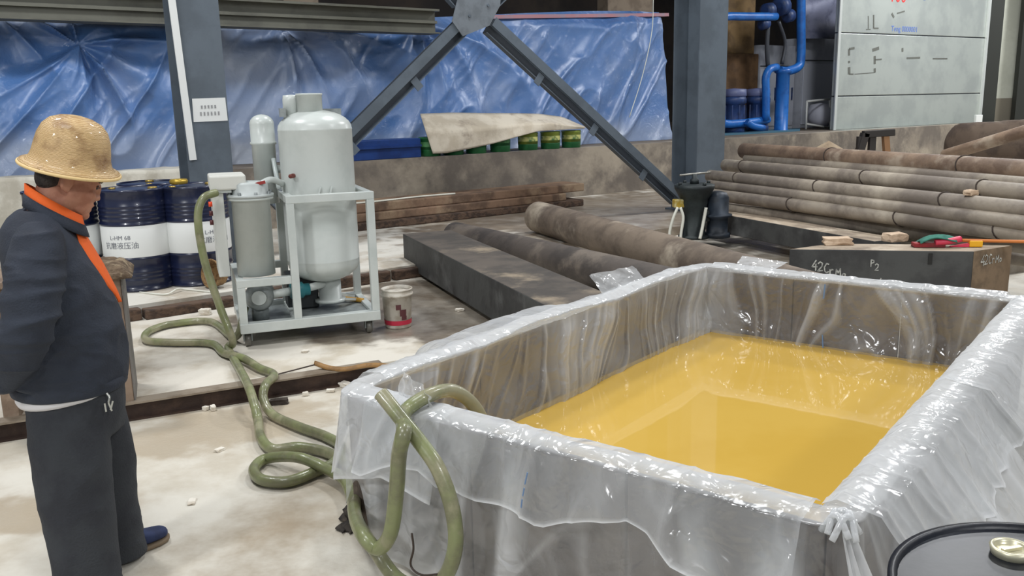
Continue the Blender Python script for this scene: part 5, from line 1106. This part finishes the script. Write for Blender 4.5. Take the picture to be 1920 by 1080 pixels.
for s_ in (-1, 1):
    limb(j, [(-.088, s_*.14, 1.335), (-.105, s_*.205, 1.27), (-.135, s_*.262, 1.14), (-.16, s_*.272, 1.05), (-.205, s_*.225, .95), (-.255, s_*.14, .875)], [.07, .088, .085, .08, .073, .06], 24)
def jd(co):
    arm = np.clip((np.abs(co[:, 1])-.16)*12, 0, 1); a = wrinkle(.014, 9, 3)(co); c_ = wrinkle(.014, 15, 7)(co)
    return a*(1-arm)*np.clip((1.32-co[:, 2])*4, .1, 1)+c_*arm
part('jacket', remesh(j, .0075, 7, .5, jd), jack_m)
# cuffs and hem band
for s_ in (-1, 1):
    c = MB(); limb(c, [(-.243, s_*.162, .893), (-.254, s_*.141, .876), (-.262, s_*.126, .864)], [.064, .066, .062], 24); c.build('cuff', jack_m, pm)
hb_ = MB(); hb_.loft([((-.062, 0, .768), (.182, 0, 0), (0, .213, 0)), ((-.062, 0, .774), (.190, 0, 0), (0, .219, 0)), ((-.062, 0, .808), (.194, 0, 0), (0, .222, 0)), ((-.062, 0, .814), (.184, 0, 0), (0, .214, 0))], 40, p=2.25); hb_.build('hem_band', jack_m, pm)
# collar: stand tilted forward, orange inside, navy outside
def collar_ring(r, w_, dz): return [Vector((-.036+r*math.cos(a), w_*math.sin(a), 1.388-.062*math.cos(a)*1.0+dz)) for a in np.linspace(0, 2*math.pi, 41)]
def strip(r0, r1): return np.array([[tuple(a), tuple(a.lerp(b_, .5)), tuple(b_)] for a, b_ in zip(r0, r1)])
lowr, upr = collar_ring(.090, .096, -.006), collar_ring(.084, .082, .046)
gap = slice(2, 39)
MB().grid(strip(lowr[gap], upr[gap])).build('collar', orange_m, pm).modifiers.new('s', 'SOLIDIFY').thickness = .004
ol, ou = collar_ring(.100, .112, -.030), collar_ring(.091, .095, .012)
MB().grid(strip(ol[gap], ou[gap])).build('collar_outer', jack_m, pm).modifiers.new('s', 'SOLIDIFY').thickness = .005
# open front edge turned out, orange facing
def jx(z):
    Z = [.73, .85, 1.0, 1.1, 1.2, 1.29, 1.345, 1.40]; X = [.120, .130, .126, .102, .068, .031, .008, .0]; return float(np.interp(z, Z, X))
zs = np.linspace(1.35, 1.055, 24); A = np.zeros((24, 4, 3))
for i, z in enumerate(zs):
    t = i/23; wdt = .006+.075*math.sin(min(1, t*1.05+.02)*math.pi)**.8*(1-.3*t)
    for q_ in range(4):
        yy = -.02-wdt*q_/3*1.15; A[i, q_] = (jx(z)+.016+.010*(1-q_/3)-1.35*yy*yy*(1.6+q_*.25), yy, z)
MB().grid(A).build('front_facing', orange_m, pm).modifiers.new('s', 'SOLIDIFY').thickness = .004
# shirt hem
sh = MB(); sh.loft([((-.062, 0, .752), (.172, 0, .02), (0, .202, 0)), ((-.062, 0, .764), (.178, 0, .02), (0, .208, 0)), ((-.062, 0, .79), (.178, 0, .0), (0, .208, 0))], 40, p=2.25); sh.build('shirt_hem', mat('white_shirt', (214, 212, 214), .85), pm)
# trousers
t = MB()
t.loft([((-.05, 0, z), (hx, 0, 0), (0, hy, 0)) for z, hx, hy in ((.60, .145, .17), (.68, .160, .192), (.76, .168, .198), (.84, .16, .19))], 32, p=2.3)
def leg(pts):
    t.loft([((x, y, z), (hx, 0, 0), (0, hy, 0)) for x, y, z, hx, hy in pts], 28, p=2.15)
leg([(-.085, -.125, .02, .106, .096), (-.086, -.125, .10, .110, .098), (-.088, -.12, .25, .116, .102), (-.090, -.115, .43, .124, .108), (-.086, -.105, .58, .128, .112), (-.075, -.09, .70, .13, .11), (-.065, -.08, .80, .12, .10)])
leg([(.035, .115, .02, .088, .082), (.03, .115, .10, .092, .086), (.02, .115, .25, .098, .094), (.018, .11, .43, .108, .102), (.0, .10, .58, .118, .108), (-.02, .085, .70, .125, .11), (-.03, .08, .76, .12, .10)])
def td(co):
    lowz = np.clip((.22-co[:, 2])*5, 0, 1); return wrinkle(.006, 5, 13)(co)+lowz*wrinkle(.008, 18, 17)(co)
part('trousers', remesh(t, .0075, 6, .5, td), trou_m)
shoe_m = mat('blue_canvas_shoe', (40, 52, 88), .8, c2=(32, 42, 74), scale=20); sole_m = mat('tan_sole', (120, 104, 84), .8)
def shoe(hx, hy, ang):
    d_ = Vector((math.cos(ang), math.sin(ang), 0)); s2 = Vector((-d_.y, d_.x, 0)); o_ = Vector((hx, hy, 0)); mb = MB(); so = MB()
    prof = [(-.005, .028, .030), (.02, .036, .062), (.07, .036, .078), (.12, .038, .074), (.17, .045, .058), (.21, .047, .048), (.245, .038, .042), (.262, .018, .034)]
    mb.loft([(o_+d_*x+Vector((0, 0, .018+h/2)), s2*w_, Vector((0, 0, h/2))) for x, w_, h in prof], 20, p=2.4)
    so.loft([(o_+d_*x+Vector((0, 0, .011)), s2*(w_+.004), Vector((0, 0, .0105))) for x, w_, h in [(-.012, .02, 0)]+prof+[(.268, .012, 0)]], 20, p=5)
    s_ = part('shoe', remesh(mb, .006, 3), shoe_m); so.build('sole', sole_m, s_); 
    MB().tube([o_+d_*.10-s2*.04+Vector((0, 0, .062)), o_+d_*.12+Vector((0, 0, .094)), o_+d_*.10+s2*.04+Vector((0, 0, .062))], .005, 6).build('shoe_trim', mat('shoe_trim', (150, 156, 176), .8), s_)
shoe(-.025, .10, math.radians(26)); shoe(-.235, -.125, math.radians(-6))
# keys on the belt
ky = MB().tube([(.048, -.195, .775), (.055, -.205, .762), (.05, -.208, .745)], .004, 6).build('key_ring', mat('steel_keys', (190, 190, 184), .3, .8), pm)
for k, (dx, dz, a_) in enumerate(((.0, 0, .25), (.014, .004, -.35), (-.012, .0, .05))):
    MB().bar((.05+dx, -.212, .745+dz), (.05+dx+.03*math.sin(a_), -.214, .745+dz-.03), .0055, .002, (0, 1, 0)).build('key', MATS['steel_keys'], ky)
# straw hat
def hat_mat():
    m = bpy.data.materials.new('straw_weave'); m.use_nodes = True; nt = m.node_tree; N = nt.nodes; K = nt.links; b = N['Principled BSDF']; b.inputs['Roughness'].default_value = .5
    tc = N.new('ShaderNodeTexCoord'); wv = N.new('ShaderNodeTexWave'); wv.bands_direction = 'Z'; wv.inputs['Scale'].default_value = 74; wv.inputs['Distortion'].default_value = 5; wv.inputs['Detail'].default_value = 2; K.new(tc.outputs['Object'], wv.inputs['Vector'])
    w2 = N.new('ShaderNodeTexWave'); w2.wave_type = 'RINGS'; w2.rings_direction = 'Y'; w2.inputs['Scale'].default_value = 5.5; w2.inputs['Distortion'].default_value = 3; K.new(tc.outputs['Object'], w2.inputs['Vector'])
    n = N.new('ShaderNodeTexNoise'); n.inputs['Scale'].default_value = 14; n.inputs['Detail'].default_value = 5; K.new(tc.outputs['Object'], n.inputs['Vector'])
    c1 = N.new('ShaderNodeMix'); c1.data_type = 'RGBA'; c1.inputs[6].default_value = (*L3((212, 182, 134)), 1); c1.inputs[7].default_value = (*L3((184, 148, 98)), 1); K.new(wv.outputs[1], c1.inputs[0])
    r = N.new('ShaderNodeMapRange'); r.inputs['From Min'].default_value = .5; r.inputs['From Max'].default_value = .74; K.new(n.outputs[0], r.inputs[0])
    c2 = N.new('ShaderNodeMix'); c2.data_type = 'RGBA'; c2.inputs[7].default_value = (*L3((130, 92, 54)), 1); K.new(c1.outputs[2], c2.inputs[6]); K.new(r.outputs[0], c2.inputs[0]); K.new(c2.outputs[2], b.inputs['Base Color'])
    bp = N.new('ShaderNodeBump'); bp.inputs['Strength'].default_value = .45; bp.inputs['Distance'].default_value = .003; K.new(wv.outputs[1], bp.inputs['Height'])
    K.new(bp.outputs[0], b.inputs['Normal']); b.inputs['Coat Weight'].default_value = .2; return m
hat = MB().lathe([(.158, -.030), (.162, -.024), (.157, -.016), (.142, -.012), (.131, .0), (.125, .02), (.121, .05), (.115, .085), (.103, .115), (.083, .137), (.055, .150), (.025, .156), (0, .157), ], n=56, cap=False)
hat.lathe([(.158, -.030), (.14, -.022), (.122, -.006), (.115, .05), (.10, .105), (.06, .138), (0, .146)], n=56, cap=False)
ho = hat.build('straw_hat', hat_mat(), pm)
ho.data.transform(Matrix.Scale(.93, 4, (0, 1, 0)))
ho.location = (.030, 0, 1.563); ho.rotation_euler = (math.radians(9), math.radians(13), 0)
MB().tube([(.160*math.cos(a), .160*.93*math.sin(a), -.027) for a in np.linspace(0, 2*math.pi, 49)], .006, 7, sub=1).build('brim_cord', mat('straw_cord', (226, 196, 140), .6), ho)
